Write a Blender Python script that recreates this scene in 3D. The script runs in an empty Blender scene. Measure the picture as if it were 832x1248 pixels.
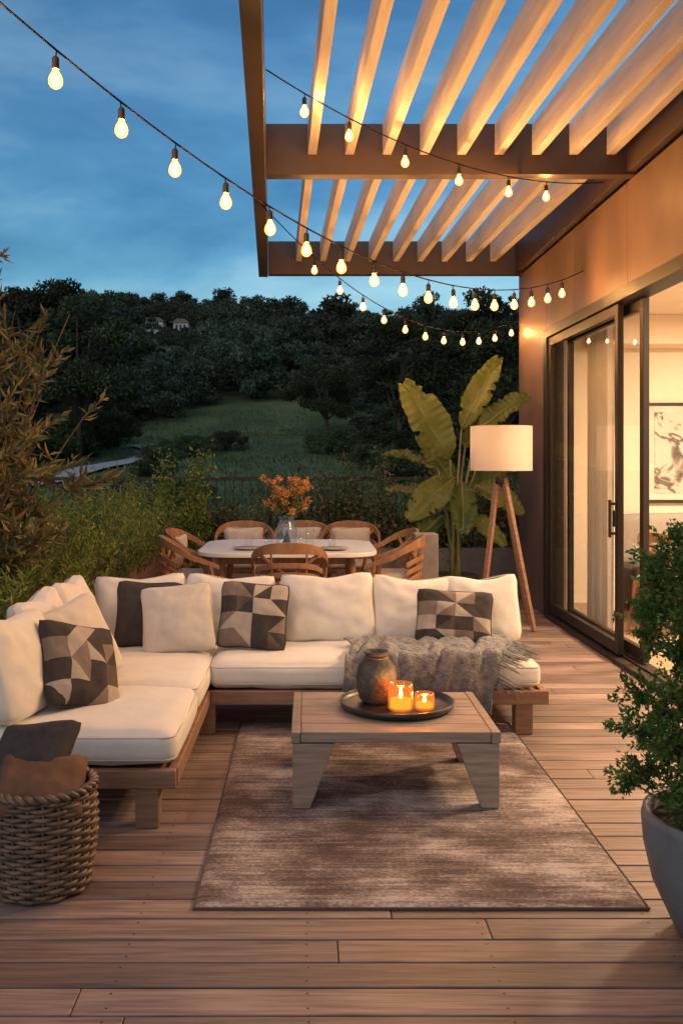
import bpy, math, random
import numpy as np
from mathutils import Vector, Matrix, noise as mnoise
R = math.radians
random.seed(7); rng = np.random.default_rng(7)
scene = bpy.context.scene
scene.view_settings.view_transform = 'Standard'
scene.view_settings.look = 'None'
scene.view_settings.exposure = 0
scene.view_settings.gamma = 1

# ------------------------------------------------------------------ materials
MATS = {}
def newmat(name):
    m = bpy.data.materials.new(name); m.use_nodes = True
    nt = m.node_tree
    return m, nt, nt.nodes['Principled BSDF'], nt.nodes['Material Output']
def N(nt, t, **kw):
    n = nt.nodes.new(t)
    for k, v in kw.items(): setattr(n, k, v)
    return n
def c4(c): return (c[0], c[1], c[2], 1)
def mat(name, c1, c2=None, rough=.6, scale=5, stretch=(1, 1, 1), bump=0, bscale=None, bstretch=None,
        detail=5, island=0.0, metallic=0, spec=.5, lo=.35, hi=.65, coat=0, sheen=0, bdist=.01, c3=None, rvar=0):
    if name in MATS: return MATS[name]
    m, nt, b, o = newmat(name)
    if c2 is None: c2 = tuple(x * .8 for x in c1)
    tc = N(nt, 'ShaderNodeTexCoord')
    mp = N(nt, 'ShaderNodeMapping'); mp.inputs['Scale'].default_value = stretch
    nt.links.new(tc.outputs['Object'], mp.inputs['Vector'])
    vec = mp.outputs['Vector']
    geo = N(nt, 'ShaderNodeNewGeometry')
    if island:
        va = N(nt, 'ShaderNodeVectorMath', operation='ADD')
        mm = N(nt, 'ShaderNodeMath', operation='MULTIPLY'); mm.inputs[1].default_value = 37.0
        nt.links.new(geo.outputs['Random Per Island'], mm.inputs[0])
        nt.links.new(vec, va.inputs[0]); nt.links.new(mm.outputs[0], va.inputs[1])
        vec = va.outputs[0]
    nz = N(nt, 'ShaderNodeTexNoise'); nz.inputs['Scale'].default_value = scale
    nz.inputs['Detail'].default_value = detail; nz.inputs['Roughness'].default_value = .6
    nt.links.new(vec, nz.inputs['Vector'])
    rp = N(nt, 'ShaderNodeValToRGB')
    rp.color_ramp.elements[0].position = lo; rp.color_ramp.elements[1].position = hi
    rp.color_ramp.elements[0].color = c4(c1); rp.color_ramp.elements[1].color = c4(c2)
    if c3:
        e = rp.color_ramp.elements.new((lo + hi) / 2); e.color = c4(c3)
    nt.links.new(nz.outputs['Fac'], rp.inputs['Fac'])
    col = rp.outputs['Color']
    if island:
        hs = N(nt, 'ShaderNodeHueSaturation')
        mr = N(nt, 'ShaderNodeMapRange')
        mr.inputs['To Min'].default_value = 1 - island; mr.inputs['To Max'].default_value = 1 + island
        nt.links.new(geo.outputs['Random Per Island'], mr.inputs['Value'])
        nt.links.new(mr.outputs[0], hs.inputs['Value'])
        nt.links.new(col, hs.inputs['Color']); col = hs.outputs['Color']
    if rvar:
        nw = N(nt, 'ShaderNodeTexNoise'); nw.inputs['Scale'].default_value = 1.3; nw.inputs['Detail'].default_value = 6
        nt.links.new(tc.outputs['Object'], nw.inputs['Vector'])
        h2 = N(nt, 'ShaderNodeHueSaturation'); m2 = N(nt, 'ShaderNodeMapRange')
        m2.inputs['From Min'].default_value = .3; m2.inputs['From Max'].default_value = .7
        m2.inputs['To Min'].default_value = 1 - rvar; m2.inputs['To Max'].default_value = 1 + rvar
        nt.links.new(nw.outputs['Fac'], m2.inputs['Value']); nt.links.new(m2.outputs[0], h2.inputs['Value'])
        nt.links.new(col, h2.inputs['Color']); col = h2.outputs['Color']
        m3 = N(nt, 'ShaderNodeMapRange'); m3.inputs['From Min'].default_value = .3; m3.inputs['From Max'].default_value = .7
        m3.inputs['To Min'].default_value = rough - .12; m3.inputs['To Max'].default_value = rough + .12
        nt.links.new(nw.outputs['Fac'], m3.inputs['Value']); nt.links.new(m3.outputs[0], b.inputs['Roughness'])
    else: b.inputs['Roughness'].default_value = rough
    nt.links.new(col, b.inputs['Base Color'])
    b.inputs['Metallic'].default_value = metallic
    b.inputs['Specular IOR Level'].default_value = spec
    b.inputs['Coat Weight'].default_value = coat
    b.inputs['Sheen Weight'].default_value = sheen
    if bump:
        nb = N(nt, 'ShaderNodeTexNoise'); nb.inputs['Scale'].default_value = bscale or scale
        nb.inputs['Detail'].default_value = 4
        mb_ = N(nt, 'ShaderNodeMapping'); mb_.inputs['Scale'].default_value = bstretch or stretch
        nt.links.new(tc.outputs['Object'], mb_.inputs['Vector'])
        nt.links.new(mb_.outputs['Vector'], nb.inputs['Vector'])
        bp = N(nt, 'ShaderNodeBump'); bp.inputs['Strength'].default_value = bump
        bp.inputs['Distance'].default_value = bdist
        nt.links.new(nb.outputs['Fac'], bp.inputs['Height'])
        nt.links.new(bp.outputs['Normal'], b.inputs['Normal'])
    MATS[name] = m
    return m
def leafmat(name, cols, trans=.35, rough=.55, nscale=1.5):
    m, nt, b, o = newmat(name)
    geo = N(nt, 'ShaderNodeNewGeometry')
    tc = N(nt, 'ShaderNodeTexCoord')
    nz = N(nt, 'ShaderNodeTexNoise'); nz.inputs['Scale'].default_value = nscale
    nt.links.new(tc.outputs['Object'], nz.inputs['Vector'])
    a = N(nt, 'ShaderNodeMath', operation='MULTIPLY_ADD')
    a.inputs[1].default_value = .65
    nt.links.new(geo.outputs['Random Per Island'], a.inputs[0])
    s = N(nt, 'ShaderNodeMath', operation='MULTIPLY_ADD'); s.inputs[1].default_value = 1.0; s.inputs[2].default_value = -.3
    nt.links.new(nz.outputs['Fac'], s.inputs[0]); nt.links.new(s.outputs[0], a.inputs[2])
    rp = N(nt, 'ShaderNodeValToRGB')
    els = rp.color_ramp.elements
    els[0].color = c4(cols[0]); els[1].color = c4(cols[-1])
    for i in range(1, len(cols) - 1):
        e = els.new(i / (len(cols) - 1)); e.color = c4(cols[i])
    nt.links.new(a.outputs[0], rp.inputs['Fac'])
    oi = N(nt, 'ShaderNodeObjectInfo'); hs = N(nt, 'ShaderNodeHueSaturation')
    m1 = N(nt, 'ShaderNodeMapRange'); m1.inputs['To Min'].default_value = .60; m1.inputs['To Max'].default_value = 1.4
    m2 = N(nt, 'ShaderNodeMapRange'); m2.inputs['To Min'].default_value = .47; m2.inputs['To Max'].default_value = .53
    nt.links.new(oi.outputs['Random'], m1.inputs['Value']); nt.links.new(oi.outputs['Random'], m2.inputs['Value'])
    if nscale < 1:
        nt.links.new(m1.outputs[0], hs.inputs['Value']); nt.links.new(m2.outputs[0], hs.inputs['Hue'])
    nt.links.new(rp.outputs['Color'], hs.inputs['Color'])
    nt.links.new(hs.outputs['Color'], b.inputs['Base Color'])
    b.inputs['Roughness'].default_value = rough
    b.inputs['Specular IOR Level'].default_value = .3
    tr = N(nt, 'ShaderNodeBsdfTranslucent'); nt.links.new(hs.outputs['Color'], tr.inputs['Color'])
    mx = N(nt, 'ShaderNodeMixShader'); mx.inputs[0].default_value = trans
    nt.links.new(b.outputs[0], mx.inputs[1]); nt.links.new(tr.outputs[0], mx.inputs[2])
    nt.links.new(mx.outputs[0], o.inputs['Surface'])
    return m
def emis(name, col, s):
    m, nt, b, o = newmat(name)
    e = N(nt, 'ShaderNodeEmission'); e.inputs[0].default_value = c4(col); e.inputs[1].default_value = s
    nt.links.new(e.outputs[0], o.inputs['Surface'])
    return m
def glassmat(name, tint, refl_rough=.0, glow=None, k=.8):
    m, nt, b, o = newmat(name)
    t = N(nt, 'ShaderNodeBsdfTransparent'); t.inputs[0].default_value = c4(tint)
    g = N(nt, 'ShaderNodeBsdfGlossy'); g.inputs['Roughness'].default_value = refl_rough
    lw = N(nt, 'ShaderNodeLayerWeight'); lw.inputs['Blend'].default_value = .5
    pw = N(nt, 'ShaderNodeMath', operation='POWER'); pw.inputs[1].default_value = 5
    ma = N(nt, 'ShaderNodeMath', operation='MULTIPLY_ADD'); ma.inputs[1].default_value = k; ma.inputs[2].default_value = .05
    nt.links.new(lw.outputs['Facing'], pw.inputs[0]); nt.links.new(pw.outputs[0], ma.inputs[0])
    mx = N(nt, 'ShaderNodeMixShader')
    nt.links.new(ma.outputs[0], mx.inputs[0]); nt.links.new(t.outputs[0], mx.inputs[1]); nt.links.new(g.outputs[0], mx.inputs[2])
    out = mx.outputs[0]
    if glow:
        e = N(nt, 'ShaderNodeEmission'); e.inputs[0].default_value = c4(glow[0]); e.inputs[1].default_value = glow[1]
        ad = N(nt, 'ShaderNodeAddShader'); nt.links.new(out, ad.inputs[0]); nt.links.new(e.outputs[0], ad.inputs[1]); out = ad.outputs[0]
    nt.links.new(out, o.inputs['Surface'])
    return m

M_deck = mat('deck_wood', (.285, .195, .162), (.135, .092, .076), rough=.5, scale=6, stretch=(.5, 9, 9), island=.36, bump=.4, bscale=14, bstretch=(.4, 10, 10), bdist=.004, c3=(.215, .148, .123), rvar=.20)
M_sofawood = mat('teak_wood', (.30, .165, .10), (.19, .10, .06), rough=.5, scale=5, stretch=(1, 5, 9), island=.14, bump=.15, bscale=20)
M_greywood = mat('weathered_wood', (.33, .245, .195), (.20, .145, .118), rough=.55, scale=6, stretch=(.8, 10, 10), island=.14, bump=.3, bscale=14, bdist=.004, rvar=.1)
M_chairwood = mat('oak_wood', (.32, .15, .066), (.20, .095, .042), rough=.45, scale=8, stretch=(3, 3, 1))
M_slat = mat('painted_timber', (.74, .64, .56), (.60, .51, .44), rough=.6, scale=4, stretch=(6, .6, 6), bump=.15, bscale=20, bdist=.004, island=.07)
M_beam = mat('bronze_steel', (.066, .038, .028), (.045, .027, .020), rough=.5, scale=2, bump=.05, bscale=30)
M_cream = mat('cream_canvas', (.70, .645, .58), (.65, .595, .53), rough=.9, scale=9, bump=.45, bscale=9, bdist=.012, sheen=.3)
M_cream2 = mat('linen_cream', (.60, .53, .455), (.54, .475, .41), rough=.95, scale=14, bump=.4, bscale=14, bdist=.01, sheen=.3)
M_pipe = mat('cream_piping', (.56, .50, .43), (.51, .45, .39), rough=.9)
M_char = mat('charcoal_fabric', (.050, .040, .036), (.035, .028, .026), rough=.95, scale=30, bump=.3, bscale=18, bdist=.01)
M_taupe = mat('taupe_fabric', (.21, .155, .125), (.17, .125, .10), rough=.95, scale=30, bump=.3, bscale=16)
M_sand = mat('sand_fabric', (.40, .335, .28), (.35, .29, .245), rough=.95, scale=30, bump=.3, bscale=16)
M_brownf = mat('brown_fabric', (.10, .070, .055), (.08, .056, .045), rough=.95, scale=30, bump=.3, bscale=16)
M_greyf = mat('grey_fabric', (.34, .30, .27), (.29, .26, .235), rough=.95, scale=30, bump=.3, bscale=16)
M_dgrey = mat('slate_fabric', (.085, .075, .072), (.07, .06, .058), rough=.95, scale=30, bump=.3, bscale=16)
M_rust = mat('rust_fabric', (.15, .072, .038), (.10, .05, .028), rough=.9, scale=12, bump=.5, bscale=8, bdist=.02)
M_wicker = mat('wicker', (.19, .115, .075), (.08, .048, .033), rough=.5, scale=20, bump=.4, bscale=60)
M_dark = mat('dark_metal', (.022, .019, .018), (.016, .014, .013), rough=.6)
M_cable = mat('rubber_cable', (.014, .012, .011), (.012, .010, .010), rough=.9, spec=.1)
M_frame = mat('bronze_frame', (.030, .022, .018), (.022, .017, .014), rough=.5, scale=3, spec=.35)
M_tray = mat('black_tray', (.02, .018, .018), (.03, .027, .026), rough=.35, scale=10)
M_clay = mat('dark_clay', (.11, .088, .072), (.035, .028, .024), rough=.75, scale=18, bump=.9, bscale=45, bdist=.01, detail=8)
M_pot = mat('blue_grey_concrete', (.17, .185, .21), (.12, .13, .15), rough=.6, scale=6, bump=.3, bscale=30, bdist=.004, rvar=.1)
M_dpot = mat('dark_pot', (.05, .042, .038), (.035, .03, .028), rough=.6, scale=6)
M_gbox = mat('stone_grey', (.20, .18, .165), (.15, .135, .125), rough=.8, scale=8, bump=.2, bscale=40)
M_wall = mat('brown_wall_cladding', (.205, .124, .088), (.15, .09, .065), rough=.5, scale=1.6, stretch=(1, 1, .6), bump=.15, bscale=24, bdist=.005, rvar=.12)
M_in = mat('interior_plaster', (.78, .68, .56), (.74, .64, .52), rough=.9, scale=2)
M_infl = mat('interior_floor', (.38, .27, .18), (.30, .20, .13), rough=.4, scale=5, stretch=(9, .6, 9))
M_marble = mat('pale_stone', (.74, .69, .64), (.62, .57, .52), rough=.3, scale=3, detail=9, lo=.4, hi=.7)
M_throw = mat('grey_wool', (.31, .285, .27), (.10, .09, .086), rough=1, scale=26, bump=1, bscale=70, bdist=.02, sheen=.4, lo=.3, hi=.7, detail=7)
M_soil = mat('soil', (.035, .025, .018), (.02, .015, .01), rough=1, scale=20, bump=.6)
M_bark = mat('bark', (.12, .09, .068), (.06, .045, .034), rough=.9, scale=8, stretch=(3, 3, .6), bump=.7, bscale=20, bdist=.02)
M_curtain = mat('sheer_curtain', (.82, .77, .70), (.78, .72, .65), rough=.9)
M_grass = mat('meadow_grass', (.055, .09, .030), (.16, .19, .075), rough=1, scale=.22, detail=14, bump=.8, bscale=1.5, bdist=.3, lo=.3, hi=.7, c3=(.095, .135, .045))
M_path = mat('gravel_path', (.50, .49, .48), (.40, .39, .38), rough=.95, scale=6)
M_white = mat('pale_render', (.52, .53, .55), (.44, .45, .47), rough=.8)
M_roof = mat('roof_tile', (.20, .17, .16), (.15, .13, .12), rough=.8)
M_glass = glassmat('window_glass', (.93, .92, .90), k=.6)
M_cglass = glassmat('clear_glass', (.93, .95, .95))
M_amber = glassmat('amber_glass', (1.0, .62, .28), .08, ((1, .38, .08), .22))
M_bulbglass = glassmat('bulb_glass', (1.0, .84, .58), .0, ((1, .38, .08), 2.0), .4)
M_core = emis('bulb_filament', (1, .56, .24), 1300)
M_flame = emis('candle_flame', (1, .55, .18), 90)
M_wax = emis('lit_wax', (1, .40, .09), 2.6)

def rugmat():
    m, nt, b, o = newmat('distressed_rug')
    tc = N(nt, 'ShaderNodeTexCoord')
    def noise(sc, st, det=6):
        mp = N(nt, 'ShaderNodeMapping'); mp.inputs['Scale'].default_value = st
        nt.links.new(tc.outputs['Object'], mp.inputs['Vector'])
        z = N(nt, 'ShaderNodeTexNoise'); z.inputs['Scale'].default_value = sc; z.inputs['Detail'].default_value = det
        z.inputs['Roughness'].default_value = .65
        nt.links.new(mp.outputs['Vector'], z.inputs['Vector']); return z.outputs['Fac']
    a = noise(3, (.8, 16, 1)); c = noise(2.0, (1, 1.6, 1), 12); d = noise(70, (1, 1.5, 1), 2)
    m1 = N(nt, 'ShaderNodeMath', operation='MULTIPLY_ADD'); m1.inputs[1].default_value = .55
    nt.links.new(a, m1.inputs[0])
    m2 = N(nt, 'ShaderNodeMath', operation='MULTIPLY_ADD'); m2.inputs[1].default_value = 1.15
    nt.links.new(c, m2.inputs[0])
    m3 = N(nt, 'ShaderNodeMath', operation='MULTIPLY_ADD'); m3.inputs[1].default_value = .45; m3.inputs[2].default_value = -.57
    nt.links.new(d, m3.inputs[0]); nt.links.new(m3.outputs[0], m2.inputs[2]); nt.links.new(m2.outputs[0], m1.inputs[2])
    rp = N(nt, 'ShaderNodeValToRGB'); e = rp.color_ramp.elements
    e[0].position = .34; e[0].color = (.095, .068, .062, 1); e[1].position = .68; e[1].color = (.48, .405, .375, 1)
    x = e.new(.46); x.color = (.17, .125, .113, 1); x = e.new(.56); x.color = (.29, .23, .21, 1)
    nt.links.new(m1.outputs[0], rp.inputs['Fac']); nt.links.new(rp.outputs[0], b.inputs['Base Color'])
    b.inputs['Roughness'].default_value = 1; b.inputs['Specular IOR Level'].default_value = .1
    bp = N(nt, 'ShaderNodeBump'); bp.inputs['Strength'].default_value = .5; bp.inputs['Distance'].default_value = .006
    nt.links.new(noise(25, (1, 9, 1), 3), bp.inputs['Height']); nt.links.new(bp.outputs[0], b.inputs['Normal'])
    return m
M_rug = rugmat()
def shademat():
    m, nt, b, o = newmat('lamp_shade_linen')
    b.inputs['Base Color'].default_value = (.66, .58, .52, 1); b.inputs['Roughness'].default_value = .9
    tc = N(nt, 'ShaderNodeTexCoord'); mp = N(nt, 'ShaderNodeMapping'); mp.inputs['Scale'].default_value = (1, 1, 6)
    nz = N(nt, 'ShaderNodeTexNoise'); nz.inputs['Scale'].default_value = 40
    nt.links.new(tc.outputs['Object'], mp.inputs[0]); nt.links.new(mp.outputs[0], nz.inputs[0])
    bp = N(nt, 'ShaderNodeBump'); bp.inputs['Strength'].default_value = .3; bp.inputs['Distance'].default_value = .004
    nt.links.new(nz.outputs[0], bp.inputs['Height']); nt.links.new(bp.outputs[0], b.inputs['Normal'])
    tr = N(nt, 'ShaderNodeBsdfTranslucent'); tr.inputs[0].default_value = (.75, .60, .47, 1)
    mx = N(nt, 'ShaderNodeMixShader'); mx.inputs[0].default_value = .3
    nt.links.new(b.outputs[0], mx.inputs[1]); nt.links.new(tr.outputs[0], mx.inputs[2]); nt.links.new(mx.outputs[0], o.inputs['Surface'])
    return m
M_shade = shademat()

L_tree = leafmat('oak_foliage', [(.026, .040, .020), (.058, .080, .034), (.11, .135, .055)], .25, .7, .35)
L_far = leafmat('hazed_hill_foliage', [(.045, .068, .052), (.075, .10, .065), (.12, .14, .085)], .2, .8, .2)  # bluish distance haze is put into these leaf colours
L_hedge = leafmat('rosemary_leaf', [(.07, .12, .018), (.18, .24, .045), (.36, .38, .10)], .4, .5, 2.5)
L_olive = leafmat('olive_leaf', [(.08, .09, .04), (.17, .16, .075), (.34, .26, .13)], .3, .45, 2)
L_box = leafmat('boxwood_leaf', [(.028, .07, .018), (.065, .14, .032), (.15, .23, .07)], .3, .4, 6)
L_shrub = leafmat('shrub_leaf', [(.045, .065, .025), (.10, .125, .05), (.18, .18, .08)], .3, .55, 2)
L_bloom = leafmat('orange_bloom', [(.45, .14, .04), (.65, .27, .07), (.65, .42, .18)], .4, .6, 20)
L_pale = leafmat('pale_bloom', [(.40, .28, .20), (.55, .40, .30)], .4, .6, 20)
L_ban = leafmat('banana_leaf', [(.055, .095, .025), (.12, .15, .04), (.21, .21, .06)], .35, .35, 1.6)
L_banrib = mat('banana_stalk', (.20, .20, .075), (.13, .14, .05), rough=.5)

# ------------------------------------------------------------------ builders
class MB:
    def __init__(s): s.v = []; s.f = []; s.m = []
    def add(s, v, f, mi=0):
        o = len(s.v); s.v += [tuple(p) for p in v]; s.f += [tuple(i + o for i in q) for q in f]; s.m += [mi] * len(f)
    def box(s, x0, x1, y0, y1, z0, z1, mi=0, M=None):
        v = [Vector((x, y, z)) for z in (z0, z1) for x, y in ((x0, y0), (x1, y0), (x1, y1), (x0, y1))]
        if M: v = [M @ p for p in v]
        s.add(v, [(3, 2, 1, 0), (4, 5, 6, 7), (0, 1, 5, 4), (1, 2, 6, 5), (2, 3, 7, 6), (3, 0, 4, 7)], mi)
    def prism(s, pts, a, b, axis='y', mi=0):
        n = len(pts)
        def mk(p, t):
            if axis == 'y': return (p[0], t, p[1])
            if axis == 'x': return (t, p[0], p[1])
            return (p[0], p[1], t)
        v = [mk(p, a) for p in pts] + [mk(p, b) for p in pts]
        f = [tuple(range(n)), tuple(range(2 * n - 1, n - 1, -1))] + [(i, i + n, (i + 1) % n + n, (i + 1) % n) for i in range(n)]
        s.add(v, f, mi)
    def tube(s, pts, rad, n=6, mi=0, closed=False, cap=True):
        pts = [Vector(p) for p in pts]; k = len(pts)
        if not hasattr(rad, '__len__'): rad = [rad] * k
        v = []
        for i, p in enumerate(pts):
            if closed: d = pts[(i + 1) % k] - pts[i - 1]
            else: d = pts[min(i + 1, k - 1)] - pts[max(i - 1, 0)]
            if d.length < 1e-9: d = Vector((0, 0, 1))
            d.normalize()
            up = Vector((0, 0, 1)) if abs(d.z) < .95 else Vector((1, 0, 0))
            a = d.cross(up).normalized(); b = a.cross(d)
            for j in range(n):
                t = 2 * math.pi * j / n
                v.append(p + (a * math.cos(t) + b * math.sin(t)) * rad[i])
        f = []
        for i in range(k if closed else k - 1):
            i2 = (i + 1) % k
            for j in range(n):
                j2 = (j + 1) % n
                f.append((i * n + j, i * n + j2, i2 * n + j2, i2 * n + j))
        if cap and not closed: f += [tuple(range(n - 1, -1, -1)), tuple(range((k - 1) * n, k * n))]
        s.add(v, f, mi)
    def lathe(s, prof, c=(0, 0, 0), n=32, mi=0):
        v = []; k = len(prof)
        for r, z in prof:
            for j in range(n):
                t = 2 * math.pi * j / n; v.append((c[0] + r * math.cos(t), c[1] + r * math.sin(t), c[2] + z))
        f = [(i * n + j, i * n + (j + 1) % n, (i + 1) * n + (j + 1) % n, (i + 1) * n + j) for i in range(k - 1) for j in range(n)]
        s.add(v, f, mi)
    def build(s, name, mats, parent=None, smooth=False, bevel=0, loc=None, rot=None):
        me = bpy.data.meshes.new(name); me.from_pydata(s.v, [], s.f)
        if not isinstance(mats, (list, tuple)): mats = [mats]
        for m in mats: me.materials.append(m)
        me.polygons.foreach_set('material_index', s.m)
        if smooth: me.polygons.foreach_set('use_smooth', [True] * len(s.f))
        me.update()
        ob = bpy.data.objects.new(name, me); scene.collection.objects.link(ob)
        if parent: ob.parent = parent
        if loc: ob.location = loc
        if rot: ob.rotation_euler = rot
        if bevel:
            bm = ob.modifiers.new('bevel', 'BEVEL'); bm.width = bevel; bm.segments = 2; bm.limit_method = 'ANGLE'; bm.angle_limit = R(40)
        return ob
def empty(name, loc=(0, 0, 0), rz=0, parent=None):
    e = bpy.data.objects.new(name, None); e.empty_display_size = .2
    scene.collection.objects.link(e); e.location = loc; e.rotation_euler = (0, 0, rz)
    if parent: e.parent = parent
    return e
def boxo(name, d, m, parent=None, bevel=.004):
    b = MB(); b.box(*d); return b.build(name, m, parent, bevel=bevel)

def leafmesh(name, C, D, L, W, m, parent=None, fold=.25, loc=None):
    C = np.asarray(C, float); D = np.asarray(D, float); n = len(C)
    D = D / np.maximum(np.linalg.norm(D, axis=1, keepdims=True), 1e-6)
    rnd = rng.normal(size=(n, 3)); S = np.cross(D, rnd); S /= np.maximum(np.linalg.norm(S, axis=1, keepdims=True), 1e-6)
    U = np.cross(S, D)
    L = np.broadcast_to(np.asarray(L, float), (n,))[:, None]; W = np.broadcast_to(np.asarray(W, float), (n,))[:, None]
    V = np.empty((n, 4, 3))
    V[:, 0] = C; V[:, 2] = C + D * L - U * L * .12
    mid = C + D * L * .45
    V[:, 1] = mid + S * W * .5 + U * W * fold; V[:, 3] = mid - S * W * .5 + U * W * fold
    me = bpy.data.meshes.new(name)
    me.vertices.add(n * 4); me.vertices.foreach_set('co', V.reshape(-1))
    base = np.arange(n)[:, None] * 4
    tri = np.concatenate([base + np.array([0, 1, 2]), base + np.array([0, 2, 3])], axis=1).reshape(-1)
    me.loops.add(n * 6); me.loops.foreach_set('vertex_index', tri.astype(np.int32))
    me.polygons.add(n * 2); me.polygons.foreach_set('loop_start', (np.arange(n * 2) * 3).astype(np.int32))
    try: me.polygons.foreach_set('loop_total', np.full(n * 2, 3, dtype=np.int32))
    except Exception: pass
    me.materials.append(m); me.update(calc_edges=True); me.validate()
    ob = bpy.data.objects.new(name, me); scene.collection.objects.link(ob)
    if parent: ob.parent = parent
    if loc: ob.location = loc
    return ob
def rdir(n, up=0.0):
    d = rng.normal(size=(n, 3)); d /= np.linalg.norm(d, axis=1, keepdims=True); d[:, 2] += up
    return d / np.linalg.norm(d, axis=1, keepdims=True)

# ------------------------------------------------------------------ camera
cam = bpy.data.cameras.new('Camera'); co = bpy.data.objects.new('Camera', cam); scene.collection.objects.link(co)
co.location = (0, 0, 1.5); co.rotation_euler = (R(90), 0, 0)
cam.sensor_width = 36; cam.sensor_fit = 'AUTO'; cam.lens = 1150 / 1248 * 36
cam.shift_x = 41 / 1248; cam.shift_y = -64 / 1248
cam.clip_end = 4000; cam.clip_start = .05
scene.camera = co

# ------------------------------------------------------------------ world
w = bpy.data.worlds.new('World'); scene.world = w; w.use_nodes = True
nt = w.node_tree; bg = nt.nodes['Background']
sky = N(nt, 'ShaderNodeTexSky'); sky.sky_type = 'NISHITA'; sky.sun_disc = False
sky.sun_elevation = R(4); sky.sun_rotation = R(200); sky.ozone_density = 3; sky.air_density = 1.0; sky.dust_density = .4
tc = N(nt, 'ShaderNodeTexCoord'); mp = N(nt, 'ShaderNodeMapping'); mp.inputs['Scale'].default_value = (1.2, 1.2, 3.6)
mp.inputs['Rotation'].default_value = (R(8), R(-18), 0)
nt.links.new(tc.outputs['Generated'], mp.inputs['Vector'])
nz = N(nt, 'ShaderNodeTexNoise'); nz.inputs['Scale'].default_value = 1.9; nz.inputs['Detail'].default_value = 9; nz.inputs['Roughness'].default_value = .54
nz.inputs['Distortion'].default_value = .3
nt.links.new(mp.outputs[0], nz.inputs['Vector'])
rp = N(nt, 'ShaderNodeValToRGB'); rp.color_ramp.elements[0].position = .36; rp.color_ramp.elements[1].position = .64
rp.color_ramp.elements[0].color = (.46, .74, .88, 1); rp.color_ramp.elements[1].color = (1.80, 1.60, 1.42, 1)
x = rp.color_ramp.elements.new(.50); x.color = (.85, 1.08, 1.16, 1)
nt.links.new(nz.outputs['Fac'], rp.inputs[0])
mul = N(nt, 'ShaderNodeMixRGB', blend_type='MULTIPLY'); mul.inputs[0].default_value = 1
nt.links.new(sky.outputs[0], mul.inputs[1]); nt.links.new(rp.outputs[0], mul.inputs[2])
nt.links.new(mul.outputs[0], bg.inputs[0]); bg.inputs[1].default_value = .205

sun = bpy.data.lights.new('sun', 'SUN'); so = bpy.data.objects.new('sun', sun); scene.collection.objects.link(so)  # broad soft lamp added from behind the camera as dusk fill
sun.energy = .76; sun.angle = R(70); sun.color = (1, .86, .80)
so.rotation_euler = (R(48), 0, R(-20)); so.location = (-3, -6, 8)

# ------------------------------------------------------------------ terrain
TY = [-2000, 14, 30, 50, 80, 110, 160, 250, 330, 500, 1200, 3000]
TZ = [-.7, -.7, -.5, .6, 4.3, 10, 20, 36, 40, 36, 30, 30]
def H(x, y):
    z = float(np.interp(y, TY, TZ))
    z2 = float(np.interp(y - 5, TY, TZ)); z3 = float(np.interp(y + 5, TY, TZ)); z = (z + z2 + z3) / 3
    k = min(max((y - 25) / 150, 0), 1)
    z += k * 6 * mnoise.noise(Vector((x / 60, y / 60, 3.1)))
    z += min(1, max(0, (y - 25) / 60)) * .9 * mnoise.noise(Vector((x / 11, y / 11, 7.7)))
    z += k * (-.03 * x if abs(x) < 200 else -.03 * math.copysign(200, x))
    return z
ax = np.sinh(np.linspace(-5.6, 5.6, 150)) / math.sinh(5.6) * 1500
ayp = np.concatenate([[-1500, -600, -200, -60, -20, 0, 10, 16], np.arange(20, 120, 2.0), np.arange(120, 350, 6), [380, 430, 500, 700, 1000, 1500, 2500]])
tv = [(x, y, H(x, y)) for y in ayp for x in ax]; nx = len(ax)
tf = [(j * nx + i, j * nx + i + 1, (j + 1) * nx + i + 1, (j + 1) * nx + i) for j in range(len(ayp) - 1) for i in range(nx - 1)]
b = MB(); b.add(tv, tf); b.build('ground', M_grass, smooth=True)
pp = [(-19, 36), (-15, 41), (-12.6, 46), (-12.0, 51), (-11.2, 56), (-10.4, 61), (-10.6, 66), (-13, 71)]
pv = []; q = []
for i in range(len(pp) - 1):
    for k in range(5):
        t = k / 5; q.append((pp[i][0] * (1 - t) + pp[i + 1][0] * t, pp[i][1] * (1 - t) + pp[i + 1][1] * t))
for i, (x, y) in enumerate(q):
    x2, y2 = q[min(i + 1, len(q) - 1)]; x1, y1 = q[max(i - 1, 0)]
    d = Vector((x2 - x1, y2 - y1)).normalized(); n_ = Vector((-d.y, d.x)) * .9
    for s_ in (-1, 1): pv.append((x + n_.x * s_, y + n_.y * s_, H(x + n_.x * s_, y + n_.y * s_) + .16))
b = MB(); b.add(pv, [(2 * i, 2 * i + 1, 2 * i + 3, 2 * i + 2) for i in range(len(q) - 1)]); b.build('garden_path', M_path, smooth=True)
C = []; D = []
qa = np.array(q)
for i in range(20000):
    y = rng.uniform(26, 88); x = rng.uniform(-26, 12) * (y / 60 + .25)
    if np.min((qa[:, 0] - x) ** 2 + (qa[:, 1] - y) ** 2) < 1.7: continue
    C.append((x, y, H(x, y) - .02)); D.append((rng.normal() * .5, rng.normal() * .5, 1))
leafmesh('meadow_grass', C, D, rng.uniform(.12, .38, len(C)), rng.uniform(.04, .12, len(C)), leafmat('grass_blade', [(.06, .095, .03), (.12, .165, .055), (.20, .22, .09)], .3, .8, .15))

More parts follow.
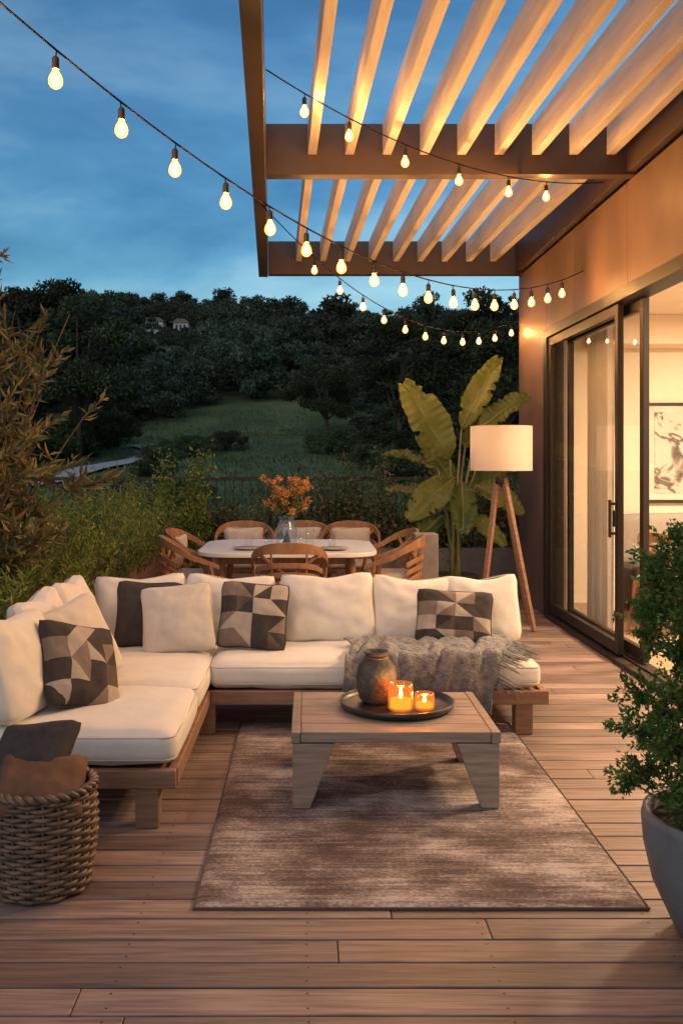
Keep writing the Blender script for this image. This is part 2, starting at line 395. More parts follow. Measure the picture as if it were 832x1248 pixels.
# ------------------------------------------------------------------ trees
def tree_data(seed, Ht, cr, nl, ls, lm, name, low=.28):
    r = np.random.default_rng(seed); rr = random.Random(seed)
    b = MB()
    lean = (rr.uniform(-.5, .5), rr.uniform(-.5, .5))
    trunk = [(lean[0] * t * t, lean[1] * t * t, Ht * .6 * t - .4) for t in np.linspace(0, 1, 6)]
    b.tube(trunk, [Ht * .03 * (1 - .6 * t) for t in np.linspace(0, 1, 6)], 7)
    nc = 40; cl = []
    for i in range(nc):
        th = r.uniform(0, 2 * math.pi); u = r.uniform(-.75, 1)
        rad = cr * math.sqrt(max(0, 1 - (u * .85) ** 2)) * r.uniform(.35, 1.12)
        c = np.array([rad * math.cos(th), rad * math.sin(th), Ht * (low + .36) + u * Ht * (.36) * r.uniform(.7, 1.1)])
        cl.append(c)
        if i % 4 == 0:
            p0 = Vector(trunk[2 + i % 4]); p1 = Vector(c); md = (p0 + p1) / 2 + Vector((0, 0, .3))
            b.tube([p0, md, p1], [Ht * .014, Ht * .009, Ht * .003], 5)
    C = []
    for c in cl:
        k = nl // nc; s = cr * r.uniform(.15, .32)
        d = r.normal(size=(k, 3)); d /= np.linalg.norm(d, axis=1, keepdims=True)
        C.append(c + d * s * (r.uniform(.3, 1, size=(k, 1)) ** .5) * np.array([1, 1, .6]))
    C = np.concatenate(C)
    t = b.build(name + '_trunk', M_bark, smooth=True)
    l = leafmesh(name + '_crown', C, rdir(len(C), .1), r.uniform(.7, 1.3, len(C)) * ls, r.uniform(.7, 1.2, len(C)) * ls * .6, lm)
    return t, l
def put_tree(name, protos, x, y, s, rz, z=None):
    e = empty(name, (x, y, H(x, y) if z is None else z), rz); e.scale = (s, s, s)
    for p in protos:
        o = bpy.data.objects.new(p.name.split('_')[-1], p.data); scene.collection.objects.link(o); o.parent = e
near = [tree_data(11, 9, 3.6, 15000, .24, L_tree, 'pa'), tree_data(12, 10, 3.4, 15000, .24, L_tree, 'pb'), tree_data(13, 8, 4.0, 15000, .24, L_tree, 'pc', .2)]
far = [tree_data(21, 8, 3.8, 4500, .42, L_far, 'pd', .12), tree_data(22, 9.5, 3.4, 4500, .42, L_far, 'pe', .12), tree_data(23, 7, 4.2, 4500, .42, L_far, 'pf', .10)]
bush = [tree_data(31, 3, 2.2, 8000, .16, L_tree, 'pg', .0), tree_data(32, 2.4, 2.4, 8000, .16, L_tree, 'ph', .0)]
NT = [(-14.6, 60, 1.15), (-18.5, 64, 1.15), (-24, 58, 1.0), (-28, 74, 1.2), (-20, 80, 1.0),
      (9.2, 47, 1.0), (13.5, 50, 1.05), (18, 46, 1.1), (24, 50, 1.1), (12, 60, 1.1), (6.2, 64, .85), (30, 56, 1.2), (20, 64, 1.2), (13, 39, .8),
      (1.5, 76, .8), (-34, 66, 1.1)]
for i, (x, y, s) in enumerate(NT):
    put_tree('oak_tree', near[i % 3], x, y, s, i * 1.7)
BT = [(-18, 47, 1.3), (-17.5, 55, 1.3), (-7.6, 46, .5), (-20, 40, 1.2), (-15, 68, 1.2), (-7.6, 61, .75), (-5.5, 64, .6), (5, 42, .8), (8, 52, 1.1), (-16.5, 62, 1.3), (10, 34, .9),
      (2.2, 62, .9), (-6.4, 31, .5), (-4.6, 33, .5), (-8.2, 52, .6), (3.5, 50, .7), (4.5, 58, .9), (-5.5, 29, .4)]
for i, (x, y, s) in enumerate(BT): put_tree('meadow_bush', bush[i % 2], x, y, s, i * 2.1)
HOUSES = [(-37.5, 226, 6.5), (-30.5, 230, 3.6)]
fe = empty('hillside_forest', (0, 180, 0))
def corridor(x, y):
    for hx, hy, _ in HOUSES:
        if y < hy + 8 and abs(x / y - hx / hy) < .022: return hy
    return 0
yy = 74.0
while yy < 320:
    step = 4.6 + yy * .011
    xr = yy * .75 + 15
    for x in np.arange(-xr, xr, step):
        X = x + random.uniform(-2, 2); Y = yy + random.uniform(-2.2, 2.2)
        if Y < 92 and -15 < X < 3.5 and not (Y > 80 and random.random() < .35 and (X < -8 or X > -1)): continue
        p = random.choice(far); s = random.choice([random.uniform(.4, .75), random.uniform(.6, 1.0), random.uniform(.8, 1.3)])
        if Y < 92: s *= .75
        h_ = corridor(X, Y)
        if h_:
            if h_ - 30 < Y <= h_ + 8: continue
            if Y > 95: s = random.uniform(.30, .48)
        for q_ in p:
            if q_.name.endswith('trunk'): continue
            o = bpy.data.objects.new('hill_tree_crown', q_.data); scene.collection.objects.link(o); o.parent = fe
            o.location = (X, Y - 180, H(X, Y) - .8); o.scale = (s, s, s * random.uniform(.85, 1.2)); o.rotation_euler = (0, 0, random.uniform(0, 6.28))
    # fill behind the houses so they sit below the tree line
    yy += step * .95
for i in range(26):
    X = -46 + i * .95 + random.uniform(-.5, .5); Y = 239 + random.uniform(0, 8); p = random.choice(far); s = random.uniform(.8, 1.15)
    o = bpy.data.objects.new('hill_tree_crown', p[1].data); scene.collection.objects.link(o); o.parent = fe
    o.location = (X, Y - 180, H(X, Y) - .5); o.scale = (s, s, s); o.rotation_euler = (0, 0, random.uniform(0, 6.28))
for tr in near + far + bush:
    for o in tr: bpy.data.objects.remove(o)
for i, (x, y, wd) in enumerate(HOUSES):
    z = H(x, y) - .2
    e = empty('hillside_house', (x, y, z))
    b = MB(); b.box(-wd / 2, wd / 2, -3, 3, -3, 2.2); b.build('walls', M_white, e)
    b = MB(); b.prism([(-wd / 2 - .4, 2.2), (wd / 2 + .4, 2.2), (wd / 2 - .9, 3.1), (-wd / 2 + .9, 3.1)], -3.4, 3.4); b.build('roof', M_roof, e)
    b = MB()
    for k in range(3): b.box(-wd * .35 + k * wd * .26, -wd * .35 + k * wd * .26 + wd * .14, -3.05, -2.98, .4, 1.7)
    b.build('windows', M_frame, e)

# ------------------------------------------------------------------ deck
b = MB(); sc = MB(); y = -1.5; bw = .135; row = 0
while y < 12.3:
    x = -3.6 + random.uniform(-2.0, 0)
    while x < 2.29:
        L = random.uniform(3.0, 4.8); x1 = min(x + L, 2.292)
        if x1 - x > .05: b.box(max(x, -3.6), x1 - .003, y, y + bw - .0085, -.03, random.uniform(-.0015, 0))
        x = x + L
        if x < -3.6: x = -3.6
    if 1.5 < y < 8:
        for sx in np.arange(-3.3, 2.2, .55):
            for oy in (.028, bw - .035): sc.lathe([(.0040, .0006), (.0001, .0006)], (sx + random.uniform(-.004, .004), y + oy, 0), 8)
    y += bw; row += 1
dk = empty('wooden_deck', (0, 5, 0))
for o in (b.build('boards', M_deck, bevel=.003), sc.build('screws', M_dark)):
    o.parent = dk; o.matrix_parent_inverse = Matrix.Translation(dk.location).inverted()
boxo('deck_substructure', (-3.6, 2.29, -1.5, 12.3, -.7, -.045), M_dark, bevel=0)

rgE = empty('area_rug', (.378, 4.25, 0))
b = MB(); nX, nY = 60, 80; V = []
for j in range(nY + 1):
    for i in range(nX + 1):
        x = -.7575 + 1.515 * i / nX; y = -1.11 + 2.22 * j / nY
        ex = .005 * mnoise.noise(Vector((y * 3, 1, i == 0))) if i in (0, nX) else 0
        ey = .005 * mnoise.noise(Vector((x * 3, 5, j == 0))) if j in (0, nY) else 0
        V.append((x + ex, y + ey, .0125 + .0012 * mnoise.noise(Vector((x * 4, y * 4, 0))) - (.008 if i in (0, nX) or j in (0, nY) else 0)))
b.add(V, [(j * (nX + 1) + i, j * (nX + 1) + i + 1, (j + 1) * (nX + 1) + i + 1, (j + 1) * (nX + 1) + i) for j in range(nY) for i in range(nX)])
b.build('pile', M_rug, rgE, smooth=True)
b = MB(); b.tube([(-.757, -1.109, .005), (.757, -1.109, .005), (.757, 1.109, .005), (-.757, 1.109, .005)], .005, 6, closed=True); b.build('binding', M_brownf, rgE, smooth=False)

# ------------------------------------------------------------------ house
hs = empty('modern_house', (2.3, 6, 0))
def hb(name, d, m, bevel=.003):
    x0, x1, y0, y1, z0, z1 = d
    return boxo(name, (x0 - 2.3, x1 - 2.3, y0 - 6, y1 - 6, z0, z1), m, hs, bevel)
b = MB()
def hbb(x0, x1, y0, y1, z0, z1): b.box(x0 - 2.3, x1 - 2.3, y0 - 6, y1 - 6, z0, z1)
hbb(2.3, 2.5, 9.12, 10.3, -.1, 3.5)
hbb(2.3, 2.5, -1.5, 3.6, -.1, 3.5)
yj = [3.603, 5.2, 6.8, 8.2, 9.117]
for i in range(4): hbb(2.3, 2.5, yj[i] + .002, yj[i + 1] - .002, 2.76, 3.5)
b.build('outer_wall', M_wall, hs, bevel=.003)
hb('end_wall', (2.502, 7.0, 10.1, 10.3, -.1, 3.5), M_wall)
hb('roof_slab', (2.3, 7.2, -1.5, 10.35, 3.87, 4.02), M_beam)
hb('roof_fascia', (2.36, 2.6, -1.5, 10.3, 3.502, 3.868), M_beam)
hb('interior_back_wall', (2.503, 7, 9.85, 10.0, 0, 2.95), M_in)
hb('interior_side_wall', (6.6, 6.8, 3.0, 9.848, 0, 2.95), M_in)
hb('interior_front_wall', (2.503, 6.598, 3.0, 3.15, 0, 2.95), M_in)
hb('interior_ceiling', (2.503, 7, 3.0, 10.0, 2.955, 3.1), M_in)
hb('interior_floor', (2.46, 7, 3.0, 10.0, -.1, .005), M_infl)
hb('ceiling_cove', (2.9, 6.6, 9.45, 9.848, 2.66, 2.953), M_in)
b = MB()
hbb(2.27, 2.44, 9.0, 9.118, 0, 2.75); hbb(2.27, 2.44, 3.602, 3.70, 0, 2.75)
hbb(2.268, 2.442, 3.702, 8.998, 2.66, 2.752)
b.build('door_frame', M_frame, hs, bevel=.004)
b = MB(); hbb(2.25, 2.455, 3.6, 9.0, .0, .035); hbb(2.33, 2.345, 3.7, 8.99, .036, .05); b.build('door_sill', M_frame, hs, bevel=.003)
def panel(nm, x, y0, y1):
    global b
    b = MB(); w_ = .075; z0, z1 = .052, 2.655
    hbb(x, x + .045, y0, y0 + w_, z0, z1); hbb(x, x + .045, y1 - w_, y1, z0, z1)
    hbb(x + .001, x + .044, y0 + w_, y1 - w_, z0, z0 + .09); hbb(x + .001, x + .044, y0 + w_, y1 - w_, z1 - .08, z1)
    b.build(nm + '_frame', M_frame, hs, bevel=.004)
    g = MB(); X_ = x + .022 - 2.3; a0, a1 = y0 + w_ - 6, y1 - w_ - 6
    g.add([(X_, a0, z0 + .09), (X_, a1, z0 + .09), (X_, a1, z1 - .08), (X_, a0, z1 - .08)], [(0, 3, 2, 1)])
    g.build(nm + '_glass', M_glass, hs)
panel('sliding_panel', 2.29, 6.98, 8.99)
panel('inner_panel', 2.385, 6.72, 8.7)
b = MB(); hbb(2.235, 2.25, 7.0, 7.035, .92, 1.2); hbb(2.25, 2.29, 7.005, 7.03, .94, .96); hbb(2.25, 2.29, 7.005, 7.03, 1.16, 1.18)
hbb(2.27, 2.2895, 6.995, 7.045, 1.0, 1.12)
b.build('door_handle', M_dark, hs, bevel=.003)
b = MB(); cv = []; nC = 120
for k in range(2):
    for i in range(nC):
        t = i / (nC - 1); cv.append((2.62 + (.03 + .012 * math.sin(t * 17)) * math.sin(t * 55 + .5 * k) - 2.3, 8.1 + .7 * t - 6, 0.03 + k * 2.62))
b.add(cv, [(i, i + 1, nC + i + 1, nC + i) for i in range(nC - 1)]); b.build('curtain', M_curtain, hs, smooth=True)
hb('ceiling_light_housing', (3.7, 4.3, 7.0, 7.6, 2.90, 2.952), M_white)
def area(name, loc, size, e, col, rot=(0, 0, 0)):
    l = bpy.data.lights.new(name, 'AREA'); l.energy = e; l.size = size; l.color = col
    o = bpy.data.objects.new(name, l); scene.collection.objects.link(o); o.location = loc; o.rotation_euler = rot; return o
def point(name, loc, e, col, r=.03):
    l = bpy.data.lights.new(name, 'POINT'); l.energy = e; l.shadow_soft_size = r; l.color = col
    o = bpy.data.objects.new(name, l); scene.collection.objects.link(o); o.location = loc; return o
area('ceiling_light', (4.0, 7.3, 2.895), .55, 290, (1, .72, .45))
area('ceiling_light', (3.4, 5.0, 2.94), .4, 180, (1, .70, .42))

e = empty('framed_artwork', (4.0, 9.83, 1.57))
b = MB()
for d in ((-.5, .5, -.03, .0, .49, .52), (-.5, .5, -.03, .0, -.52, -.49), (-.5, -.475, -.03, 0, -.49, .49), (.475, .5, -.03, 0, -.49, .49)): b.box(*d)
b.build('frame', M_frame, e)
def artmat():
    m, nt, bb, o = newmat('ink_abstract')
    tc = N(nt, 'ShaderNodeTexCoord'); nz = N(nt, 'ShaderNodeTexNoise'); nz.inputs['Scale'].default_value = 2.6; nz.inputs['Detail'].default_value = 6; nz.inputs['Distortion'].default_value = 1.4
    nt.links.new(tc.outputs['Object'], nz.inputs['Vector']); rp = N(nt, 'ShaderNodeValToRGB')
    el = rp.color_ramp.elements; el[0].position = .45; el[0].color = (.5, .46, .4, 1); el[1].position = .56; el[1].color = (.5, .46, .4, 1)
    x = el.new(.49); x.color = (.06, .055, .05, 1); x = el.new(.53); x.color = (.20, .18, .16, 1)
    nt.links.new(nz.outputs[0], rp.inputs[0]); nt.links.new(rp.outputs[0], bb.inputs['Base Color']); return m
b = MB(); b.box(-.474, .474, -.012, 0, -.489, .489, 0); b.build('mat_board', mat('art_paper', (.62, .58, .52), rough=.9), e)
b = MB(); b.box(-.40, .40, -.017, -.0125, -.42, .42, 0); b.build('picture', artmat(), e)

# ------------------------------------------------------------------ pergola
pg = empty('pergola', (.9, 6, 0))
def gb(B, x0, x1, y0, y1, z0, z1): B.box(x0 - .9, x1 - .9, y0 - 6, y1 - 6, z0, z1)
def bx(y): return -.30 + (y - 4.1) * (-.23 / 6.1)
b = MB()
y0, y1 = .5, 10.35
pts = [(bx(y0) - .9, y0 - 6), (bx(y0) + .10 - .9, y0 - 6), (bx(y1) + .10 - .9, y1 - 6), (bx(y1) - .9, y1 - 6)]
b.prism(pts, 3.5, 3.88, axis='z'); b.build('outer_beam', M_beam, pg, bevel=.004)
b = MB()
for yb in (.5, 6.63, 10.2):
    gb(b, bx(yb) + .102, 2.358, yb, yb + .12, 3.503, 3.86)
b.build('cross_beams', M_beam, pg, bevel=.004)
b = MB(); gb(b, 2.24, 2.298, -1.4, 10.3, 3.52, 3.86); b.build('wall_ledger', M_beam, pg, bevel=.004)
b = MB()
for (ya, yb2) in ((.622, 6.628), (6.752, 10.198)):
    for i in range(9):
        def sx(y): return min(.03 + .262 * i - .036 * (y - 6.63), 2.195)
        w_ = .031
        a, c_ = sx(ya), sx(yb2)
        pts = [(a - w_ - .9, ya - 6), (a + w_ - .9, ya - 6), (c_ + w_ - .9, yb2 - 6), (c_ - w_ - .9, yb2 - 6)]
        b.prism(pts, 3.64, 3.855, axis='z')
b.build('slats', M_slat, pg, bevel=.004)

# ------------------------------------------------------------------ string lights
def string(A, B_, S, ts, t0=0, t1=1, nm='string_lights'):
    A = Vector(A); B_ = Vector(B_)
    def P(t):
        p = A.lerp(B_, t) if 0 <= t <= 1 else A + (B_ - A) * t
        return p - Vector((0, 0, 4 * S * t * (1 - t)))
    e = empty(nm, P((t0 + t1) / 2)); off = -Vector(e.location)
    b = MB(); b.tube([P(t0 + (t1 - t0) * i / 60) + off for i in range(61)], .0042, 6)
    sock = MB(); bl = MB(); cr_ = MB()
    for t in ts:
        p = P(t) + off
        tx, ty = random.uniform(-.007, .007), random.uniform(-.007, .007)
        b.tube([p, p + Vector((tx, ty, -.03))], .003, 5)
        c = p + Vector((tx, ty, 0))
        sock.lathe([(.001, -.022), (.009, -.024), (.0135, -.032), (.0135, -.060), (.015, -.062), (.015, -.069), (.0115, -.071), (.001, -.072)], c, 12)
        bl.lathe([(.010, -.0715), (.014, -.080), (.0225, -.095), (.0265, -.110), (.0255, -.123), (.018, -.135), (.008, -.141), (.001, -.142)], c, 14)
        cr_.lathe([(.0005, -.087), (.005, -.091), (.009, -.099), (.0108, -.108), (.009, -.117), (.005, -.122), (.0005, -.124)], c, 10)
    b.build('cable', M_cable, e, smooth=True); sock.build('sockets', M_dark, e, smooth=True)
    bl.build('bulb_glass', M_bulbglass, e, smooth=True); cr_.build('filaments', M_core, e, smooth=True)
string((-1.1, 3.2, 3.1), (2.29, 7.85, 3.07), .5, [.054 * k for k in range(-2, 18)], -.18, 1)
string((-.36, 7.4, 3.5), (2.29, 10.25, 3.02), .46, [.157 + .08 * k for k in range(11)])
string((-.24, 5.42, 3.74), (2.235, 7.15, 3.6), .2, [.09, .2, .35, .505, .66, .79])
e = empty('light_pole', (-1.71, 2.36, 0)); b = MB(); b.lathe([(.03, 0), (.03, 3.56), (.001, 3.57)], n=16); b.build('post', M_dark, e, smooth=True)
b = MB(); b.lathe([(.001, .012), (.14, .012), (.14, 0)], n=24); b.build('base_plate', M_dark, e)

# ------------------------------------------------------------------ cushions
def rbox(w, d, h, r=.05, n=14, bulge=.02, m=M_cream, name='cushion', parent=None, loc=None, rot=None, seed=0, pipe=True):
    b = MB(); hw, hd, hh = w / 2, d / 2, h / 2; vid = {}; V = []
    def vert(u, v, wv):
        key = (round(u, 4), round(v, 4), round(wv, 4))
        if key in vid: return vid[key]
        def warp(t): return math.copysign(1 - (1 - abs(t)) ** 1.5, t)
        p = Vector((warp(u) * hw, warp(v) * hd, warp(wv) * hh))
        ins = Vector((max(-hw + r, min(hw - r, p.x)), max(-hd + r, min(hd - r, p.y)), max(-hh + r, min(hh - r, p.z))))
        dlt = p - ins
        if dlt.length > 1e-7: p = ins + dlt.normalized() * r
        a = (1 - u * u) * (1 - v * v); p.z += bulge * a * (1 if wv > 0 else -1) * abs(wv)
        p.y += bulge * .6 * (1 - u * u) * (1 - wv * wv) * v; p.x += bulge * .6 * (1 - v * v) * (1 - wv * wv) * u
        nn = mnoise.noise(Vector((p.x * 5 + seed, p.y * 5, p.z * 5))) * .008 + mnoise.noise(Vector((p.x * 16 + seed, p.y * 16, p.z * 16))) * .003
        p.z += nn; p.x += nn * .6; p.y += nn * .6
        vid[key] = len(V); V.append(p); return vid[key]
    F = []; g = [-1 + 2 * i / n for i in range(n + 1)]
    for i in range(n):
        for j in range(n):
            a0, a1, b0, b1 = g[i], g[i + 1], g[j], g[j + 1]
            F.append([vert(a0, b0, 1), vert(a1, b0, 1), vert(a1, b1, 1), vert(a0, b1, 1)])
            F.append([vert(a0, b1, -1), vert(a1, b1, -1), vert(a1, b0, -1), vert(a0, b0, -1)])
            F.append([vert(a0, -1, b0), vert(a1, -1, b0), vert(a1, -1, b1), vert(a0, -1, b1)])
            F.append([vert(a0, 1, b1), vert(a1, 1, b1), vert(a1, 1, b0), vert(a0, 1, b0)])
            F.append([vert(-1, a0, b1), vert(-1, a1, b1), vert(-1, a1, b0), vert(-1, a0, b0)])
            F.append([vert(1, a0, b0), vert(1, a1, b0), vert(1, a1, b1), vert(1, a0, b1)])
    b.add(V, F, 0)
    if pipe:
        for z in (hh - r * .55, -hh + r * .55):
            q = []
            rc = r
            for cx, cy, a0 in ((hw - rc, hd - rc, 0), (-hw + rc, hd - rc, 90), (-hw + rc, -hd + rc, 180), (hw - rc, -hd + rc, 270)):
                for k in range(5):
                    t = R(a0 + k * 22.5); q.append((cx + (rc * .92) * math.cos(t), cy + (rc * .92) * math.sin(t), z))
            Q = []
            for i in range(len(q)):
                A = Vector(q[i]); B2 = Vector(q[(i + 1) % len(q)]); k = max(1, int((B2 - A).length / .06))
                for s_ in range(k):
                    pq = A.lerp(B2, s_ / k); u = pq.x / hw; v = pq.y / hd
                    pq.y += bulge * .6 * max(0, 1 - u * u) * .5 * v; pq.x += bulge * .6 * max(0, 1 - v * v) * .5 * u
                    Q.append(pq)
            b.tube(Q, .004, 5, 1, closed=True)
    return b.build(name, [m, M_pipe], parent, smooth=True, loc=loc, rot=rot)

def pillow(name, w, h, T, mats, loc, lean, yaw, roll=0, parent=None, seed=0, pattern=None, n=24, pinch=.07, slump=.0, full=.42, pipe=None):
    b = MB(); V = []; hw, hh = w / 2, h / 2
    for side in (-1, 1):
        for j in range(n + 1):
            for i in range(n + 1):
                u = -1 + 2 * i / n; v = -1 + 2 * j / n
                u = math.copysign(1 - (1 - abs(u)) ** 1.25, u) if not pattern else u
                v = math.copysign(1 - (1 - abs(v)) ** 1.25, v) if not pattern else v
                x = hw * u * (1 - pinch * (1 - v * v)); z = hh * v * (1 - pinch * (1 - u * u))
                cr_ = max(0, abs(u) + abs(v) - 1.72); x -= math.copysign(cr_ * hw * .25, u); z -= math.copysign(cr_ * hh * .25, v)
                th = T / 2 * (max(0, 1 - u * u) ** full) * (max(0, 1 - v * v) ** full)
                edge = min(1, 3 * (1 - max(abs(u), abs(v))))
                wr = mnoise.noise(Vector((x * 9 + seed * 3.1, z * 9, side * 5))) * .016 + mnoise.noise(Vector((x * 22 + seed, z * 22, side * 5))) * .007
                wr += .010 * math.sin(14 * math.atan2(abs(v) - 1.15, abs(u) - 1.15)) * max(0, abs(u) + abs(v) - .9) * edge
                yv = side * (th + wr * edge)
                sag = slump * (v + 1) ** 2 * .25 * (1 - .6 * abs(u))
                z -= sag
                z += mnoise.noise(Vector((x * 5 + seed, side, seed * 2.))) * .014
                x += mnoise.noise(Vector((z * 5 + seed, side + 3, seed * 2.))) * .012
                V.append((x, yv, z))
    F = []; Mi = []; NN = (n + 1) * (n + 1); cells = pattern[0] if pattern else 1
    for si in (0, 1):
        o = si * NN
        for j in range(n):
            for i in range(n):
                a = o + j * (n + 1) + i; q = (a, a + 1, a + n + 2, a + n + 1)
                if pattern:
                    ci = i * cells // n; cj = j * cells // n
                    code = pattern[1][(cells - 1 - cj) * cells + ci]      # (diag, lower, upper)
                    li = i - ci * n / cells; lj = j - cj * n / cells; k = n / cells
                    if code[0] == '/': tris = ((q[0], q[1], q[2]), (q[0], q[2], q[3])); ab = (0 if li >= lj else 1, 0 if li > lj else 1)
                    else: tris = ((q[0], q[1], q[3]), (q[1], q[2], q[3])); s_ = li + lj; ab = (0 if s_ < k else 1, 0 if s_ < k - 1 else 1)
                    for t, x_ in zip(tris, ab):
                        F.append(t if si == 0 else t[::-1]); Mi.append(int(code[1 + x_]))
                else:
                    F.append(q if si == 0 else q[::-1]); Mi.append(0)
    b.v = V; b.f = F; b.m = Mi
    loop = [j for j in range(0, n)] + [(n + 1) * k + n for k in range(n)] + [NN - 1 - k for k in range(n)] + [(n + 1) * (n - k) for k in range(n)]
    pm = len(mats) if isinstance(mats, list) else 1
    ml = list(mats) if isinstance(mats, list) else [mats]
    pts = [((Vector(V[k]) + Vector(V[k + NN])) / 2) for k in loop]
    b.tube(pts, .004, 5, pm, closed=True)
    return b.build(name, ml + [pipe or ml[0]], parent, smooth=True, loc=loc, rot=(R(-lean), R(roll), R(yaw)))

# ------------------------------------------------------------------ sofa
sf = empty('sectional_sofa', (0, 0, 0))
b = MB()
def fr(x0, x1, y0, y1, z0=.165, z1=.24): b.box(x0, x1, y0, y1, z0, z1)
fr(-1.5, -.535, 3.82, 3.86); fr(-.57, -.53, 3.862, 5.17); fr(-1.5, -1.46, 3.862, 6.02)
fr(-.529, 1.31, 5.13, 5.17); fr(1.27, 1.31, 5.172, 6.02); fr(-1.458, 1.268, 5.98, 6.02)
y = 3.9
while y < 5.95:
    b.box(-1.458, -.572, y, y + .09, .19, .225); y += .115
y = 5.2
while y < 5.95:
    b.box(-.568, 1.268, y, y + .09, .19, .225); y += .115
b.box(-1.5, -1.465, 3.9, 6.02, .36, .50); b.box(-1.46, 1.3, 5.985, 6.02, .36, .50)
b.build('frame', M_sofawood, sf, bevel=.005)
b = MB()
for x, y in ((-.70, 3.83), (-1.47, 3.83), (-.60, 5.14), (1.13, 5.14), (1.13, 5.88), (-1.47, 5.88), (.3, 5.88)):
    b.box(x, x + .095, y, y + .095, 0, .1645)
for y in (3.95, 4.9, 5.9): b.box(-1.499, -1.466, y, y + .06, .2405, .3595)
for x in (-1.2, -.3, .5, 1.2): b.box(x, x + .06, 5.986, 6.019, .2405, .3595)
b.build('legs', M_sofawood, sf, bevel=.005)
rbox(.90, .80, .145, name='seat_cushion', parent=sf, loc=(-.99, 4.245, .318), seed=1)
rbox(.90, 1.32, .145, name='seat_cushion', parent=sf, loc=(-.99, 5.318, .318), seed=2)
rbox(1.81, .83, .145, name='seat_cushion', parent=sf, loc=(.368, 5.562, .318), seed=3, n=20)
def bc(w, h, T, loc, lean, yaw, seed, roll=0):
    return pillow('back_cushion', w, h, T, M_cream, loc, lean, yaw, roll, sf, seed, pinch=.035, full=.30, slump=.06, pipe=M_pipe)
bc(.58, .50, .20, (-1.27, 4.13, .62), 20, 80, 1, 4)
bc(.56, .50, .20, (-1.32, 4.72, .62), 17, 88, 2, -3)
bc(.60, .50, .21, (-1.31, 5.32, .62), 17, 92, 3, 2)
bc(.56, .46, .20, (-1.02, 5.78, .60), 16, 8, 4, -2)
bc(.56, .46, .20, (-.48, 5.80, .60), 16, -2, 5, 2)
bc(.58, .46, .22, (.12, 5.77, .61), 15, 0, 6, -2)
bc(.50, .44, .20, (.64, 5.80, .60), 15, 3, 7, 3)
bc(.47, .45, .20, (1.06, 5.80, .60), 16, -6, 8, -3)
GM = [M_char, M_taupe, M_sand, M_brownf]
# irregular shards: rows top -> bottom, each cell = diagonal + lower colour + upper colour
gA = (4, ['/00', '/20', '/02', '\\00', '\\11', '/12', '\\20', '/01', '/00', '\\21', '/00', '\\33', '\\02', '/00', '/10', '/22'])
gB = (4, ['/11', '\\10', '/02', '/22', '\\00', '/03', '\\22', '\\20', '/21', '/22', '\\00', '/10', '\\11', '\\12', '/00', '\\30'])
gC = (4, ['\\00', '\\01', '/12', '/00', '/11', '/12', '\\20', '\\00', '\\22', '/30', '/00', '\\12', '/00', '\\02', '/11', '/10'])
pillow('throw_pillow', .42, .42, .15, GM, (-1.03, 4.28, .565), 30, 48, 14, seed=11, pattern=gA)
pillow('throw_pillow', .44, .44, .16, M_cream2, (-1.11, 4.62, .60), 24, 66, -10, seed=12)
pillow('throw_pillow', .40, .40, .15, M_char, (-.93, 5.56, .585), 18, 12, 4, seed=13)
pillow('throw_pillow', .42, .41, .15, M_cream2, (-.745, 5.42, .585), 22, 4, -6, seed=14)
pillow('throw_pillow', .41, .40, .15, GM, (-.315, 5.50, .59), 20, -3, 3, seed=15, pattern=gB)
pillow('throw_pillow', .46, .34, .15, GM, (.86, 5.56, .565), 20, -5, 3, seed=16, pattern=gC)

